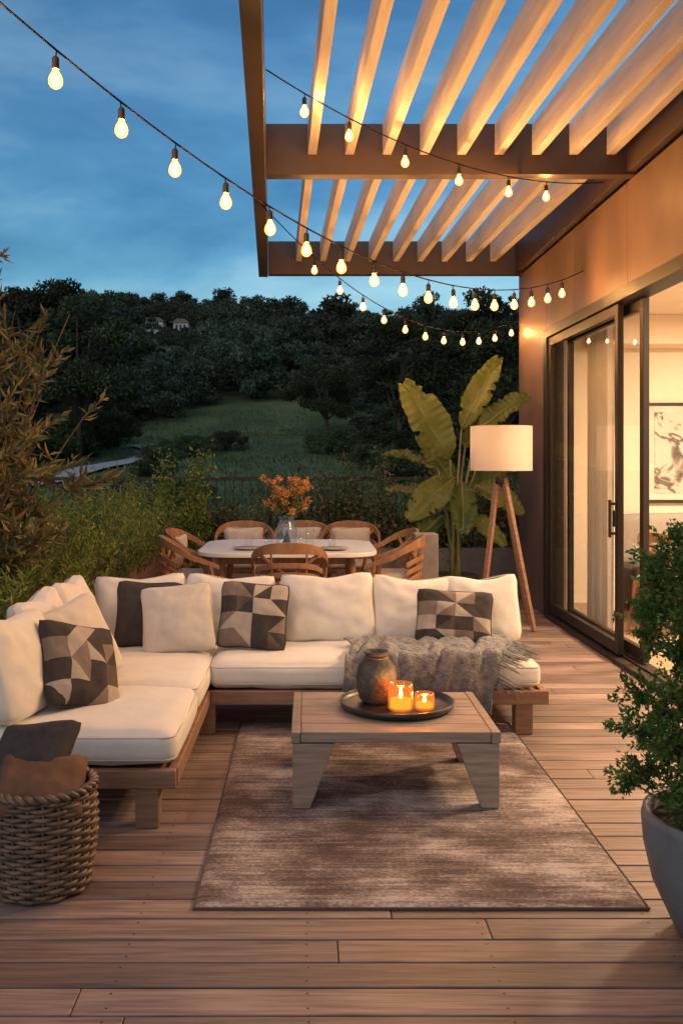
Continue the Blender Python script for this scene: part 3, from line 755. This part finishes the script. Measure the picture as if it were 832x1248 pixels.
def throw():
    b = MB(); nu, nv = 150, 80; V = []
    def surf(u, v):
        x = .24 + .80 * u + .16 * (1 - v) * (u - .2) + .05 * math.sin(v * 5)
        L = .62 * v
        flat = .46
        yb = 5.62 - .10 * (1 - u)
        if L < flat: y = yb - L * (yb - 5.135) / flat; z = .412
        else:
            t = (L - flat) / .14; y = 5.118 - .012 * math.sin(t * 3); z = .412 - .03 * min(1, t * 3) - .14 * t * (1 + .3 * math.sin(u * 9))
            if t < .25: y = 5.135 - .02 * math.sin(t / .25 * math.pi / 2); z = .412 - .03 * (1 - math.cos(t / .25 * math.pi / 2))
        w1 = mnoise.noise(Vector((x * 7, y * 3 + z * 3, 1.7))) ; w2 = mnoise.noise(Vector((x * 18 + y * 9, y * 7 + z * 5, 4.7)))
        ridge = abs(math.sin(x * 15 + 5.5 * v + w1 * 4)) ** 1.3
        knit = .0022 * math.sin(u * 300) * math.sin(v * 150)
        hgt = .020 + .038 * ridge * (.5 + .5 * math.sin(u * 5 + 1) ** 2) + .016 * w2 + .014 * w1 + knit
        if L < flat: z += hgt
        else: y -= hgt * .9; z += hgt * max(0, 1 - (L - flat) / .05)
        return Vector((x, y, z))
    for j in range(nv + 1):
        for i in range(nu + 1): V.append(surf(i / nu, j / nv))
    F = [(j * (nu + 1) + i, j * (nu + 1) + i + 1, (j + 1) * (nu + 1) + i + 1, (j + 1) * (nu + 1) + i) for j in range(nv) for i in range(nu)]
    e = empty('throw_blanket', (0, 0, 0))
    b.add(V, F); o = b.build('cloth', M_throw, e, smooth=True)
    so_ = o.modifiers.new('s', 'SOLIDIFY'); so_.thickness = .008; so_.offset = -1
    f = MB()
    for i in range(120):
        u = i / 119; p = surf(u, 1.0)
        q = [p]; L = random.uniform(.05, .09); dx = random.uniform(-.018, .018)
        for k in (1, 2, 3): q.append(p + Vector((dx * k / 3, random.uniform(-.004, .004), -L * k / 3)))
        f.tube(q, [.0042, .0036, .003, .0018], 4)
    for i in range(80):
        v = i / 79 * .9; p = surf(1.0, v); L = random.uniform(.08, .15); dy_ = random.uniform(.0, .10)
        q = [p]
        for k in (1, 2, 3): q.append(Vector((p.x + L * k / 3, p.y - dy_ * k / 3 if p.y > 5.25 else p.y - .01 * k, max(.405 if p.y > 5.14 and p.x + L * k / 3 < 1.27 else 0, p.z - .018 * k))))
        f.tube(q, [.0042, .0036, .003, .0018], 4)
    f.build('fringe', M_throw, e, smooth=True)
throw()

# ------------------------------------------------------------------ coffee table
ct = empty('coffee_table', (.375, 4.36, 0))
b = MB(); zt = .34
nb = 5; dy = .70 / nb
for i in range(nb): b.box(-.405, .405, -.35 + i * dy + .003, -.35 + (i + 1) * dy - .003, zt - .045, zt)
b.box(-.445, -.407, -.352, .352, zt - .048, zt + .001); b.box(.407, .445, -.352, .352, zt - .048, zt + .001)
b.build('top', M_greywood, ct, bevel=.004)
b = MB()
for sy in (-.345, .275):
    b.prism([(-.44, 0.014), (-.365, 0.014), (-.26, zt - .05), (-.44, zt - .05)], sy, sy + .07)
    b.prism([(.365, 0.014), (.44, 0.014), (.44, zt - .05), (.26, zt - .05)], sy, sy + .07)
b.box(-.43, -.40, -.274, .274, zt - .12, zt - .05); b.box(.40, .43, -.274, .274, zt - .12, zt - .05)
b.build('legs', M_greywood, ct, bevel=.004)
e = empty('serving_tray', (.415, 4.42, .342))
b = MB(); b.lathe([(.001, .0), (.245, 0), (.262, .012), (.268, .034), (.262, .036), (.254, .016), (.24, .008), (.001, .008)], n=64); b.build('tray_body', M_tray, e, smooth=True)
e = empty('clay_jug', (.325, 4.47, .351))
b = MB(); pr = [(.001, 0), (.062, 0), (.080, .02), (.094, .07), (.097, .12), (.090, .165), (.070, .195), (.052, .208), (.050, .222), (.060, .234), (.062, .240), (.055, .243), (.046, .236), (.043, .215), (.001, .21)]
b.lathe(pr, n=56); b.build('body', M_clay, e, smooth=True)
b = MB(); b.tube([(.052 * math.cos(t), .052 * math.sin(t), .214) for t in np.linspace(0, 6.28, 40)[:-1]], .006, 6, closed=True)
b.build('neck_cord', M_wicker, e, smooth=True)
def candle(loc, r, h):
    e = empty('candle_holder', loc)
    b = MB(); b.lathe([(.001, .004), (r * .8, .002), (r, .012), (r * 1.02, h * .5), (r * .95, h), (r * .89, h), (r * .95, h * .5), (r * .93, .016), (.001, .012)], n=36); b.build('glass_jar', M_amber, e, smooth=True)
    b = MB(); b.lathe([(.001, .014), (r * .82, .014), (r * .82, h * .42), (.001, h * .42)], n=28); b.build('wax', M_wax, e, smooth=True)
    b = MB(); b.lathe([(.001, h * .44), (.006, h * .50), (.0085, h * .58), (.005, h * .74), (.001, h * .9)], n=12); b.build('flame', M_flame, e, smooth=True)
    point('candle_light', (loc[0], loc[1], loc[2] + h * 1.02), 1.6, (1, .5, .17), .02)
candle((.425, 4.32, .352), .058, .125)
candle((.535, 4.33, .352), .046, .078)

# ------------------------------------------------------------------ basket
e = empty('wicker_basket', (-.935, 3.33, 0))
b = MB(); nS = 22; nr = 23
for k in range(nr):
    z = .012 + k * .0148; r0 = .160 + .022 * math.sin(k / nr * math.pi * .75)
    q = []
    for i in range(nS * 6):
        t = 2 * math.pi * i / (nS * 6); rr1 = r0 + .0075 * math.sin(nS / 2 * t + k * math.pi); q.append((rr1 * math.cos(t), rr1 * math.sin(t), z + .0015 * math.sin(t * 7 + k)))
    b.tube(q, .0082, 6, closed=True)
for i in range(nS):
    t = 2 * math.pi * (i + .5) / nS
    b.tube([((.160 + .022 * math.sin(k / nr * math.pi * .75)) * math.cos(t), (.160 + .022 * math.sin(k / nr * math.pi * .75)) * math.sin(t), .012 + k * .0148) for k in range(0, nr + 1, 2)], .005, 5)
for ph in (0, math.pi):
    q = [((.178 + .009 * math.sin(16 * t + ph)) * math.cos(t), (.178 + .009 * math.sin(16 * t + ph)) * math.sin(t), .358 + .008 * math.cos(16 * t + ph)) for t in np.linspace(0, 2 * math.pi, 200)[:-1]]
    b.tube(q, .010, 6, closed=True)
b.build('weave', M_wicker, e, smooth=True)
b = MB(); b.lathe([(.001, .01), (.147, .01), (.167, .33)], n=32); b.build('lining', M_dark, e, smooth=True)
pillow('brown_cushion', .31, .28, .13, M_rust, (-.93, 3.30, .365), 62, 12, 5, seed=21)
pillow('charcoal_cushion', .32, .30, .14, M_char, (-1.0, 3.41, .42), 50, -14, -6, seed=22)

# ------------------------------------------------------------------ right planter
e = empty('potted_boxwood', (1.33, 2.97, 0))
b = MB(); b.lathe([(.001, .0), (.15, .0), (.165, .01), (.235, .16), (.262, .28), (.268, .36), (.262, .385), (.245, .385), (.24, .34), (.001, .34)], n=72); b.build('pot', M_pot, e, smooth=True)
b = MB(); b.lathe([(.001, .35), (.24, .345)], n=24); b.build('soil', M_soil, e)
b = MB(); C = []; D = []
for i in range(96):
    z = .40 + .88 * (i / 96); tt = (z - .4) / .88
    rr_ = .31 * (1 - .35 * tt) * random.uniform(.5, 1.1)
    if .44 < tt < .58: rr_ *= .6
    a = i * 2.4; c = Vector((rr_ * math.cos(a), rr_ * math.sin(a), z))
    b.tube([(0, 0, .36 + tt * .6), (c.x * .5, c.y * .5, z - .06), c], [.012 * (1 - .6 * tt), .006, .002], 5)
    for tw in range(14):
        dv = np.array(rdir(1, .35)[0]); ln = random.uniform(.05, .11)
        k = 30; tpar = rng.uniform(0, 1, (k, 1))
        P_ = np.array(c) + dv * ln * tpar + rng.normal(size=(k, 3)) * .006
        C.append(P_); D.append(dv * .8 + rdir(k) * .8)
b.tube([(0, 0, .33), (.01, 0, .7), (0, .01, 1.1)], [.02, .014, .006], 8)
b.build('stems', M_bark, e, smooth=True)
C = np.concatenate(C); D = np.concatenate(D)
leafmesh('foliage', C, D, rng.uniform(.014, .028, len(C)), rng.uniform(.008, .014, len(C)), L_box, e)

# ------------------------------------------------------------------ left planter bed + hedge
e = empty('timber_planter', (-1.72, 7.6, 0))
b = MB()
for k in range(3):
    b.box(0, .04, -3.6, 3.4, .01 + k * .145, .15 + k * .145)
b.box(-.03, .06, -3.62, 3.42, .447, .48)
for k in range(3): b.box(-1.78, -.002, -3.6, -3.56, .01 + k * .145, .15 + k * .145)
b.build('boards', M_sofawood, e, bevel=.004)
b = MB(); b.box(-1.78, -.032, -3.55, 3.4, .30, .40); b.build('soil', M_soil, e)
C = []; D = []
st = MB()
for i in range(2600):
    x = rng.uniform(-3.4, -1.64); y = rng.uniform(4.1, 11.0)
    edge = min(1, (x + 3.6) / .5, (-1.45 - x) / .45)
    hgt = (.36 + .40 * abs(mnoise.noise(Vector((x * 1.6, y * 1.6, 0)))) * 2 + rng.uniform(0, .2)) * (.75 + .25 * edge)
    ln = Vector((rng.normal() * .24 + (.25 if x > -1.95 else 0), rng.normal() * .24, 1)).normalized()
    base = Vector((x, y, .38)); n_ = 22
    top = base + ln * hgt
    if i % 2 == 0: st.tube([base, top], [.004, .0015], 3, cap=False)
    for k in range(n_):
        t = .12 + .88 * k / n_; p = base + ln * hgt * t
        C.append(p); d = Vector((rng.normal(), rng.normal(), .9 + rng.normal() * .3)).normalized(); D.append(d)
leaf = leafmesh('hedge_leaves', C, D, rng.uniform(.04, .08, len(C)), rng.uniform(.010, .019, len(C)), L_hedge)
hd = empty('rosemary_hedge', (-2.4, 7.5, .4))
for o in (leaf, st.build('stems', M_bark)):
    o.parent = hd; o.matrix_parent_inverse = Matrix.Translation(hd.location).inverted()

ol = empty('olive_tree', (-2.12, 5.9, .38)); b = MB(); C = []; D = []; LL = []
for i in range(72):
    a = random.uniform(0, 6.28); sp = random.uniform(.15, .80); Ht = random.uniform(.5, 2.85) * (1 - .2 * sp)
    if Ht > 2.1: sp *= .7
    tip = Vector((sp * math.cos(a), sp * math.sin(a), Ht)); md = Vector((tip.x * .35, tip.y * .35, Ht * .55))
    pts = [Vector((0, 0, 0)).lerp(md, t).lerp(md.lerp(tip, t), t) for t in np.linspace(0, 1, 12)]
    b.tube(pts, [.014 * (1 - .85 * t) + .001 for t in np.linspace(0, 1, 12)], 5)
    for tw in range(10):
        s0 = random.uniform(.35, 1); j = int(s0 * 11); p0 = pts[j]
        dr = Vector((random.gauss(0, 1), random.gauss(0, 1), .7)).normalized(); ll = random.uniform(.12, .30)
        p1 = p0 + dr * ll; b.tube([p0, p1], [.003, .001], 3, cap=False)
        big = 1.5 if tip.z < 1.2 else 1.0
        for k in range(15):
            t = k / 14; pp_ = p0.lerp(p1, t)
            C.append(pp_); D.append((dr * 1.0 + Vector((random.gauss(0, 1), random.gauss(0, 1), random.gauss(0, 1))) * .5).normalized()); LL.append(big)
b.build('branches', M_bark, ol, smooth=True); LL = np.array(LL)
leafmesh('foliage', C, D, rng.uniform(.06, .12, len(C)) * LL, rng.uniform(.015, .027, len(C)) * LL, L_olive, ol)

# ------------------------------------------------------------------ railing + shrubs
rl = empty('deck_railing', (0, 12.15, 0)); b = MB()
b.box(-3.6, 2.6, -.025, .025, 1.23, 1.275); b.box(-3.6, 2.6, -.015, .015, .10, .13)
x = -3.6
while x < 2.6: b.box(x, x + .014, -.007, .007, .131, 1.229); x += .11
for x in (-3.6, -2.05, -.5, 1.05, 2.56): b.box(x, x + .045, -.0225, .0225, 0, 1.2295)
b.build('balusters', M_frame, rl, bevel=.002)
def shrub(name, loc, w, d, h, n, ls, lm, flowers=None, air=.9, bottom=0):
    e = empty(name, loc); b = MB(); C = []; D = []; nb_ = 16 + int(w * 16)
    for i in range(nb_):
        tip = Vector((random.uniform(-w, w) / 2, random.uniform(-d, d) / 2, h * random.uniform(.45, 1.0)))
        base = Vector((tip.x * .5, tip.y * .5, bottom)); pts = [base, base.lerp(tip, .5) + Vector((random.uniform(-.05, .05), 0, 0)), tip]
        b.tube(pts, [.012, .007, .002], 4)
        k = n // nb_
        for j in range(k):
            t = random.random() ** .8; p = base.lerp(tip, t) + Vector([random.gauss(0, .075 * air) for _ in range(3)])
            C.append(p); D.append(Vector((random.gauss(0, 1), random.gauss(0, 1), random.gauss(.3, 1))))
    b.build('stems', M_bark, e, smooth=True)
    leafmesh('foliage', C, D, rng.uniform(.6, 1.3, len(C)) * ls, rng.uniform(.35, .6, len(C)) * ls, lm, e)
    if flowers:
        k = len(C) // 14; idx = rng.choice(len(C), k); Cf = np.array([C[q] for q in idx]) ; Cf = np.repeat(Cf, 4, 0)
        leafmesh('blossoms', Cf, rdir(len(Cf), .2), .03, .022, flowers, e)
    return e
shrub('climbing_shrub', (-1.55, 11.3, 0), .60, .5, 1.66, 6200, .06, L_hedge)
for i, (x, w_, h_) in enumerate(((-1.0, .7, .98), (-.35, .8, 1.08), (.30, .7, 1.36), (.75, .65, 1.62), (1.25, .8, 1.28), (1.8, .8, 1.5), (2.35, .7, 1.6), (-2.2, .9, 1.3))):
    shrub('flowering_shrub', (x, 11.75, 0), w_, .55, h_, 5000, .055, L_shrub, L_pale)
boxo('stone_planter_trough', (-1.6, 2.6, 11.45, 12.05, 0, .42), M_gbox)

# ------------------------------------------------------------------ dining set
dt = empty('dining_table', (-.17, 8.2, 0)); b = MB()
hw, hd_, r_ = .74, .68, .30; pts = []
for cx, cy, a0 in ((hw - r_, hd_ - r_, 0), (-hw + r_, hd_ - r_, 90), (-hw + r_, -hd_ + r_, 180), (hw - r_, -hd_ + r_, 270)):
    for k in range(9): t = R(a0 + k * 11.25); pts.append((cx + r_ * math.cos(t), cy + r_ * math.sin(t)))
b.prism(pts, .715, .75, axis='z'); b.build('top', M_marble, dt, bevel=.006)
b = MB()
for sx in (-1, 1):
    for sy in (-1, 1): b.tube([(sx * .52, sy * .46, .714), (sx * .60, sy * .54, 0)], [.032, .022], 10)
b.box(-.5, .5, -.46, -.43, .64, .713); b.box(-.5, .5, .43, .46, .64, .713); b.box(-.5, -.47, -.429, .429, .64, .713); b.box(.47, .5, -.429, .429, .64, .713)
b.build('legs', M_chairwood, dt, smooth=False)
M_seatpad = mat('seat_pad', (.50, .44, .38), (.44, .38, .33), rough=.95, scale=20, bump=.2)
def chair(loc, rz, cushion=False, name='dining_chair', s=1):
    e = empty(name, loc, R(rz)); e.scale = (s, s, s)
    b = MB()
    def arc(a):
        t = math.pi * (1.5 - a * .60)
        x = .285 * math.copysign(abs(math.cos(t)) ** .75, math.cos(t)); y = .25 * math.sin(t) + .02
        if abs(a) > .8: y += (abs(a) - .8) * .6
        z = .64 + .20 * (1 - abs(a) ** 2.2)
        return Vector((x, y, z))
    A = np.linspace(-1, 1, 41)
    pts = [arc(a) for a in A]
    v = []
    for a, p in zip(A, pts):
        nrm = Vector((p.x, p.y - .02, 0)).normalized(); hh = .018 + .026 * (1 - abs(a)) ; th = .011
        for su, sz in ((-1, -1), (1, -1), (1, 1), (-1, 1)): v.append(p + nrm * th * su + Vector((0, 0, hh * sz)))
    f = [(i * 4 + j, i * 4 + (j + 1) % 4, (i + 1) * 4 + (j + 1) % 4, (i + 1) * 4 + j) for i in range(40) for j in range(4)] + [(0, 1, 2, 3), (163, 162, 161, 160)]
    b.add(v, f)
    for dz, sc_ in ((-.13, .965), (-.20, .93), (-.27, .90)):
        sub = [Vector((p.x * sc_, p.y * sc_, p.z + dz)) for p in pts[9:32]]
        v = []
        for p in sub:
            nrm = Vector((p.x, p.y, 0)).normalized()
            for su, sz in ((-1, -1), (1, -1), (1, 1), (-1, 1)): v.append(p + nrm * .007 * su + Vector((0, 0, .020 * sz)))
        k = len(sub); b.add(v, [(i * 4 + j, i * 4 + (j + 1) % 4, (i + 1) * 4 + (j + 1) % 4, (i + 1) * 4 + j) for i in range(k - 1) for j in range(4)] + [(0, 1, 2, 3), (4 * k - 1, 4 * k - 2, 4 * k - 3, 4 * k - 4)])
    for a in (-.2, .2):
        p = arc(a); b.tube([p, Vector((p.x * .88, p.y * .85, .45))], .009, 6)
    for sx in (-1, 1):
        p = arc(sx * .93); b.tube([p, Vector((p.x * .92, .20, .43)), Vector((p.x * .95, .23, 0))], [.016, .022, .014], 8)
        b.tube([arc(sx * .48), Vector((sx * .22, -.20, .43)), Vector((sx * .24, -.27, 0))], [.015, .022, .014], 8)
    b.box(-.235, .235, .19, .215, .40, .445); b.box(-.235, -.21, -.19, .189, .40, .445); b.box(.21, .235, -.19, .189, .40, .445); b.box(-.209, .209, -.19, -.165, .40, .445)
    b.build('frame', M_chairwood, e, bevel=.003)
    rbox(.44, .40, .06, r=.028, n=8, bulge=.01, m=M_seatpad, name='seat', parent=e, loc=(0, .0, .47), pipe=False)
    if cushion: pillow('back_pad', .40, .34, .10, M_seatpad, (0, -.15, .66), -12, 180, parent=e, seed=3, n=12)
chair((-.14, 7.22, 0), 0)
chair((-.98, 7.75, 0), -78); chair((-1.02, 8.45, 0), -98, True)
chair((.72, 7.75, 0), 80); chair((.74, 8.45, 0), 100)
chair((-.62, 9.3, 0), 185, True); chair((-.05, 9.35, 0), 180, True); chair((.42, 9.3, 0), 175, True)

e = empty('flower_vase', (-.18, 8.05, .751)); b = MB()
b.lathe([(.001, .0), (.06, 0), (.085, .03), (.095, .10), (.085, .17), (.062, .22), (.060, .25), (.066, .265)], n=40)
b.build('glass_vase', glassmat('smoke_glass', (.72, .78, .80), .12, ((.45, .55, .6), .05), k=.9), e, smooth=True)
b = MB(); C = []; D = []; Cl = []; Dl = []
for i in range(64):
    a = random.uniform(0, 6.28); s_ = random.uniform(.03, .21); tip = Vector((s_ * math.cos(a), s_ * math.sin(a), random.uniform(.30, .60)))
    b.tube([(-tip.x * .2, -tip.y * .2, .02), (tip.x * .12, tip.y * .12, .25), tip], [.0025, .002, .0012], 4)
    for k in range(30):
        d = Vector([random.gauss(0, 1) for _ in range(3)]).normalized(); C.append(tip + d * .014 * random.random() * 2); D.append(d)
    for k in range(8): p = Vector((tip.x * .12, tip.y * .12, .25)).lerp(tip, random.random()); Cl.append(p); D_ = Vector([random.gauss(0, 1) for _ in range(3)]); Dl.append(D_)
b.build('stems', L_shrub, e); leafmesh('petals', C, D, .018, .012, L_bloom, e); leafmesh('leaves', Cl, Dl, .05, .02, L_shrub, e)
def tumbler(x, y, r=.035, h=.11):
    e = empty('drinking_glass', (x, y, .751)); b = MB(); b.lathe([(.001, .003), (r * .85, .003), (r, h)], n=24); b.build('glass', M_cglass, e, smooth=True)
tumbler(-.04, 8.0, .035, .14); tumbler(-.33, 7.95); tumbler(.02, 8.2, .04, .15); tumbler(-.5, 8.0); tumbler(.2, 7.95)
def bowl(x, y, r):
    e = empty('dinner_plate', (x, y, .751)); b = MB(); b.lathe([(.001, .004), (r * .6, .004), (r, .016), (r, .02), (r * .6, .009), (.001, .009)], n=32); b.build('plate', M_greyf, e, smooth=True)
bowl(-.5, 7.85, .12); bowl(.22, 7.82, .12); bowl(-.15, 7.75, .12)

e = empty('square_planter', (1.02, 8.2, 0)); b = MB(); b.box(-.10, .10, -.10, .10, 0, .86); b.build('body', M_gbox, e, bevel=.008)
bp_ = empty('banana_plant', (1.45, 9.35, 0)); b = MB()
b.lathe([(.001, 0), (.17, 0), (.20, .04), (.235, .30), (.24, .36), (.22, .37), (.215, .33), (.001, .33)], n=48); b.build('pot', M_dpot, bp_, smooth=True)
lv = MB(); stm = MB()
def bleaf(base, tip, W, nrm, bow=.14, stem=True, seed=0, curl=.35):
    base = Vector(base); tip = Vector(tip); nrm = Vector(nrm).normalized(); ax_ = tip - base; L = ax_.length
    side = ax_.normalized().cross(nrm).normalized(); nrm = side.cross(ax_.normalized())
    n = 44; mm = 8; V = []
    rs = random.Random(int(seed * 100)); tears = [(rs.uniform(.15, .9), rs.choice((-1, 1)), rs.uniform(.15, .45)) for _ in range(4)]
    for i in range(n + 1):
        s_ = i / n; c = base + ax_ * s_ + nrm * (-bow * L * (s_ ** 2)) + nrm * (bow * L * .5 * s_)
        wd = W * .5 * (math.sin(math.pi * min(1, s_ * .93 + .03)) ** .62) * (1 - .25 * s_)
        for j in range(-mm, mm + 1):
            t = j / mm
            wob = .010 * math.sin(s_ * 75 + abs(t) * 4 + seed) * abs(t) ** 1.2 + .035 * mnoise.noise(Vector((s_ * 4, t * 1.5, seed))) + .012 * math.sin(s_ * 22 + seed) * abs(t) ** 2
            edge = 1 + .06 * mnoise.noise(Vector((s_ * 30, seed, t)))
            for (ts_, sd_, dp) in tears:
                if sd_ * t > 1 - dp and abs(s_ - ts_) < .018: edge *= .72
            V.append(c + side * wd * t * edge + ax_ * (.05 * abs(t)) + nrm * (curl * wd * (abs(t) ** 1.1) + wob))
    k = 2 * mm + 1
    lv.add(V, [(i * k + j, i * k + j + 1, (i + 1) * k + j + 1, (i + 1) * k + j) for i in range(n) for j in range(k - 1)])
    mid = [base + ax_ * s_ + nrm * (-bow * L * (s_ ** 2)) + nrm * (bow * L * .5 * s_ + .004 + .035 * mnoise.noise(Vector((s_ * 4, 0, seed)))) for s_ in np.linspace(0, .97, 14)]
    stm.tube(mid, [.010 * (1 - .85 * t) for t in np.linspace(0, 1, 14)], 6)
    if stem:
        r0 = Vector((random.uniform(-.05, .05), random.uniform(-.05, .05), .33)); m1 = Vector((base.x * .3, base.y * .3, base.z * .6 + .15))
        pts = [r0.lerp(m1, t).lerp(m1.lerp(base, t), t) for t in np.linspace(0, 1, 12)]
        stm.tube(pts, [.022 * (1 - .6 * t) for t in np.linspace(0, 1, 12)], 8)
BL = [((-.05, -.05, 1.50), (-.50, -.15, 2.24), .46, (.1, -1, .3)),
      ((.07, 0, 1.80), (.42, -.05, 2.50), .30, (-.3, -1, .2)),
      ((.22, -.05, 1.78), (.68, -.12, 2.14), .30, (-.2, -.8, .7)),
      ((-.02, -.1, 1.32), (-.48, -.3, .95), .36, (.1, -1, .6)),
      ((.05, -.15, 1.28), (.02, -.45, .82), .30, (0, -1, .5)),
      ((.2, -.1, 1.25), (.6, -.3, 1.0), .30, (.1, -.8, .6)),
      ((-.15, .1, 1.4), (-.66, .2, 1.58), .28, (0, -.3, 1)),
      ((.12, .1, 1.6), (.14, .15, 2.12), .30, (.8, -.6, .1)),
      ((-.1, .15, 1.1), (-.66, .1, 1.22), .28, (0, -.3, 1)),
      ((.25, .1, 1.45), (.75, .15, 1.62), .28, (.1, -.6, .8)),
      ((-.12, -.1, .95), (-.5, -.3, .68), .24, (0, -.8, .7)),
      ((.1, -.1, .95), (.42, -.35, .70), .24, (0, -.8, .7)),
      ((.05, .2, 1.2), (-.3, .3, 1.75), .28, (.2, -.9, .3)),
      ((.15, .2, 1.1), (.55, .3, 1.40), .28, (-.1, -.8, .5))]
for i, (a_, t_, W_, n_) in enumerate(BL): bleaf(a_, t_, W_, n_, seed=i * 1.3)
lv.build('leaves', L_ban, bp_, smooth=True); stm.build('stalks', L_banrib, bp_, smooth=True)

# ------------------------------------------------------------------ floor lamp
fl = empty('tripod_floor_lamp', (1.74, 8.5, 0)); b = MB()
for a in (-50, 160, 35):
    f = Vector((.36 * math.cos(R(a)), .36 * math.sin(R(a)), 0)); top = Vector((.035 * math.cos(R(a)), .035 * math.sin(R(a)), 1.33))
    if a == 160: f = Vector((-.22, -.15, 0))
    d = (f - top).normalized(); sd = d.cross(Vector((0, 0, 1))).normalized(); nn = sd.cross(d)
    v = []
    for p, w_ in ((top, .024), (f, .019)):
        for su, sv in ((-1, -1), (1, -1), (1, 1), (-1, 1)): v.append(p + sd * w_ * su + nn * w_ * .8 * sv)
    b.add(v, [(0, 1, 2, 3), (7, 6, 5, 4), (0, 4, 5, 1), (1, 5, 6, 2), (2, 6, 7, 3), (3, 7, 4, 0)])
b.build('legs', M_sofawood, fl, bevel=.003)
b = MB(); b.lathe([(.001, 1.28), (.055, 1.28), (.055, 1.345), (.014, 1.35), (.014, 1.52), (.022, 1.53), (.022, 1.56), (.001, 1.56)], n=24)
b.tube([(-.28, 0, 1.785), (.28, 0, 1.785)], .003, 5); b.tube([(0, -.28, 1.785), (0, .28, 1.785)], .003, 5); b.tube([(0, 0, 1.55), (0, 0, 1.785)], .004, 5)
b.build('hub', M_dark, fl, smooth=True)
b = MB(); b.lathe([(.275, 1.40), (.275, 1.80)], n=64); b.build('shade', M_shade, fl, smooth=True)
b = MB(); b.lathe([(.001, 1.561), (.02, 1.57), (.035, 1.61), (.02, 1.645), (.001, 1.65)], n=16); b.build('bulb', emis('lamp_bulb', (1, .66, .36), 50), fl, smooth=True)

# ------------------------------------------------------------------ interior furniture
e = empty('interior_table', (3.75, 8.6, 0)); b = MB(); b.box(-.6, .6, -.4, .4, .71, .75)
b.build('top', M_marble, e, bevel=.006); b = MB()
for sx in (-.5, .5):
    for sy in (-.32, .32): b.tube([(sx, sy, .709), (sx * 1.05, sy * 1.05, 0)], [.028, .02], 8)
b.build('legs', M_chairwood, e)
chair((3.12, 8.1, 0), -60); chair((3.62, 7.9, 0), 0)
e = empty('interior_sofa', (3.9, 9.45, 0)); rbox(1.5, .55, .4, m=M_dgrey, name='seat', parent=e, loc=(0, 0, .25), pipe=False); rbox(1.5, .16, .5, m=M_greyf, name='back', parent=e, loc=(0, .27, .68), pipe=False)
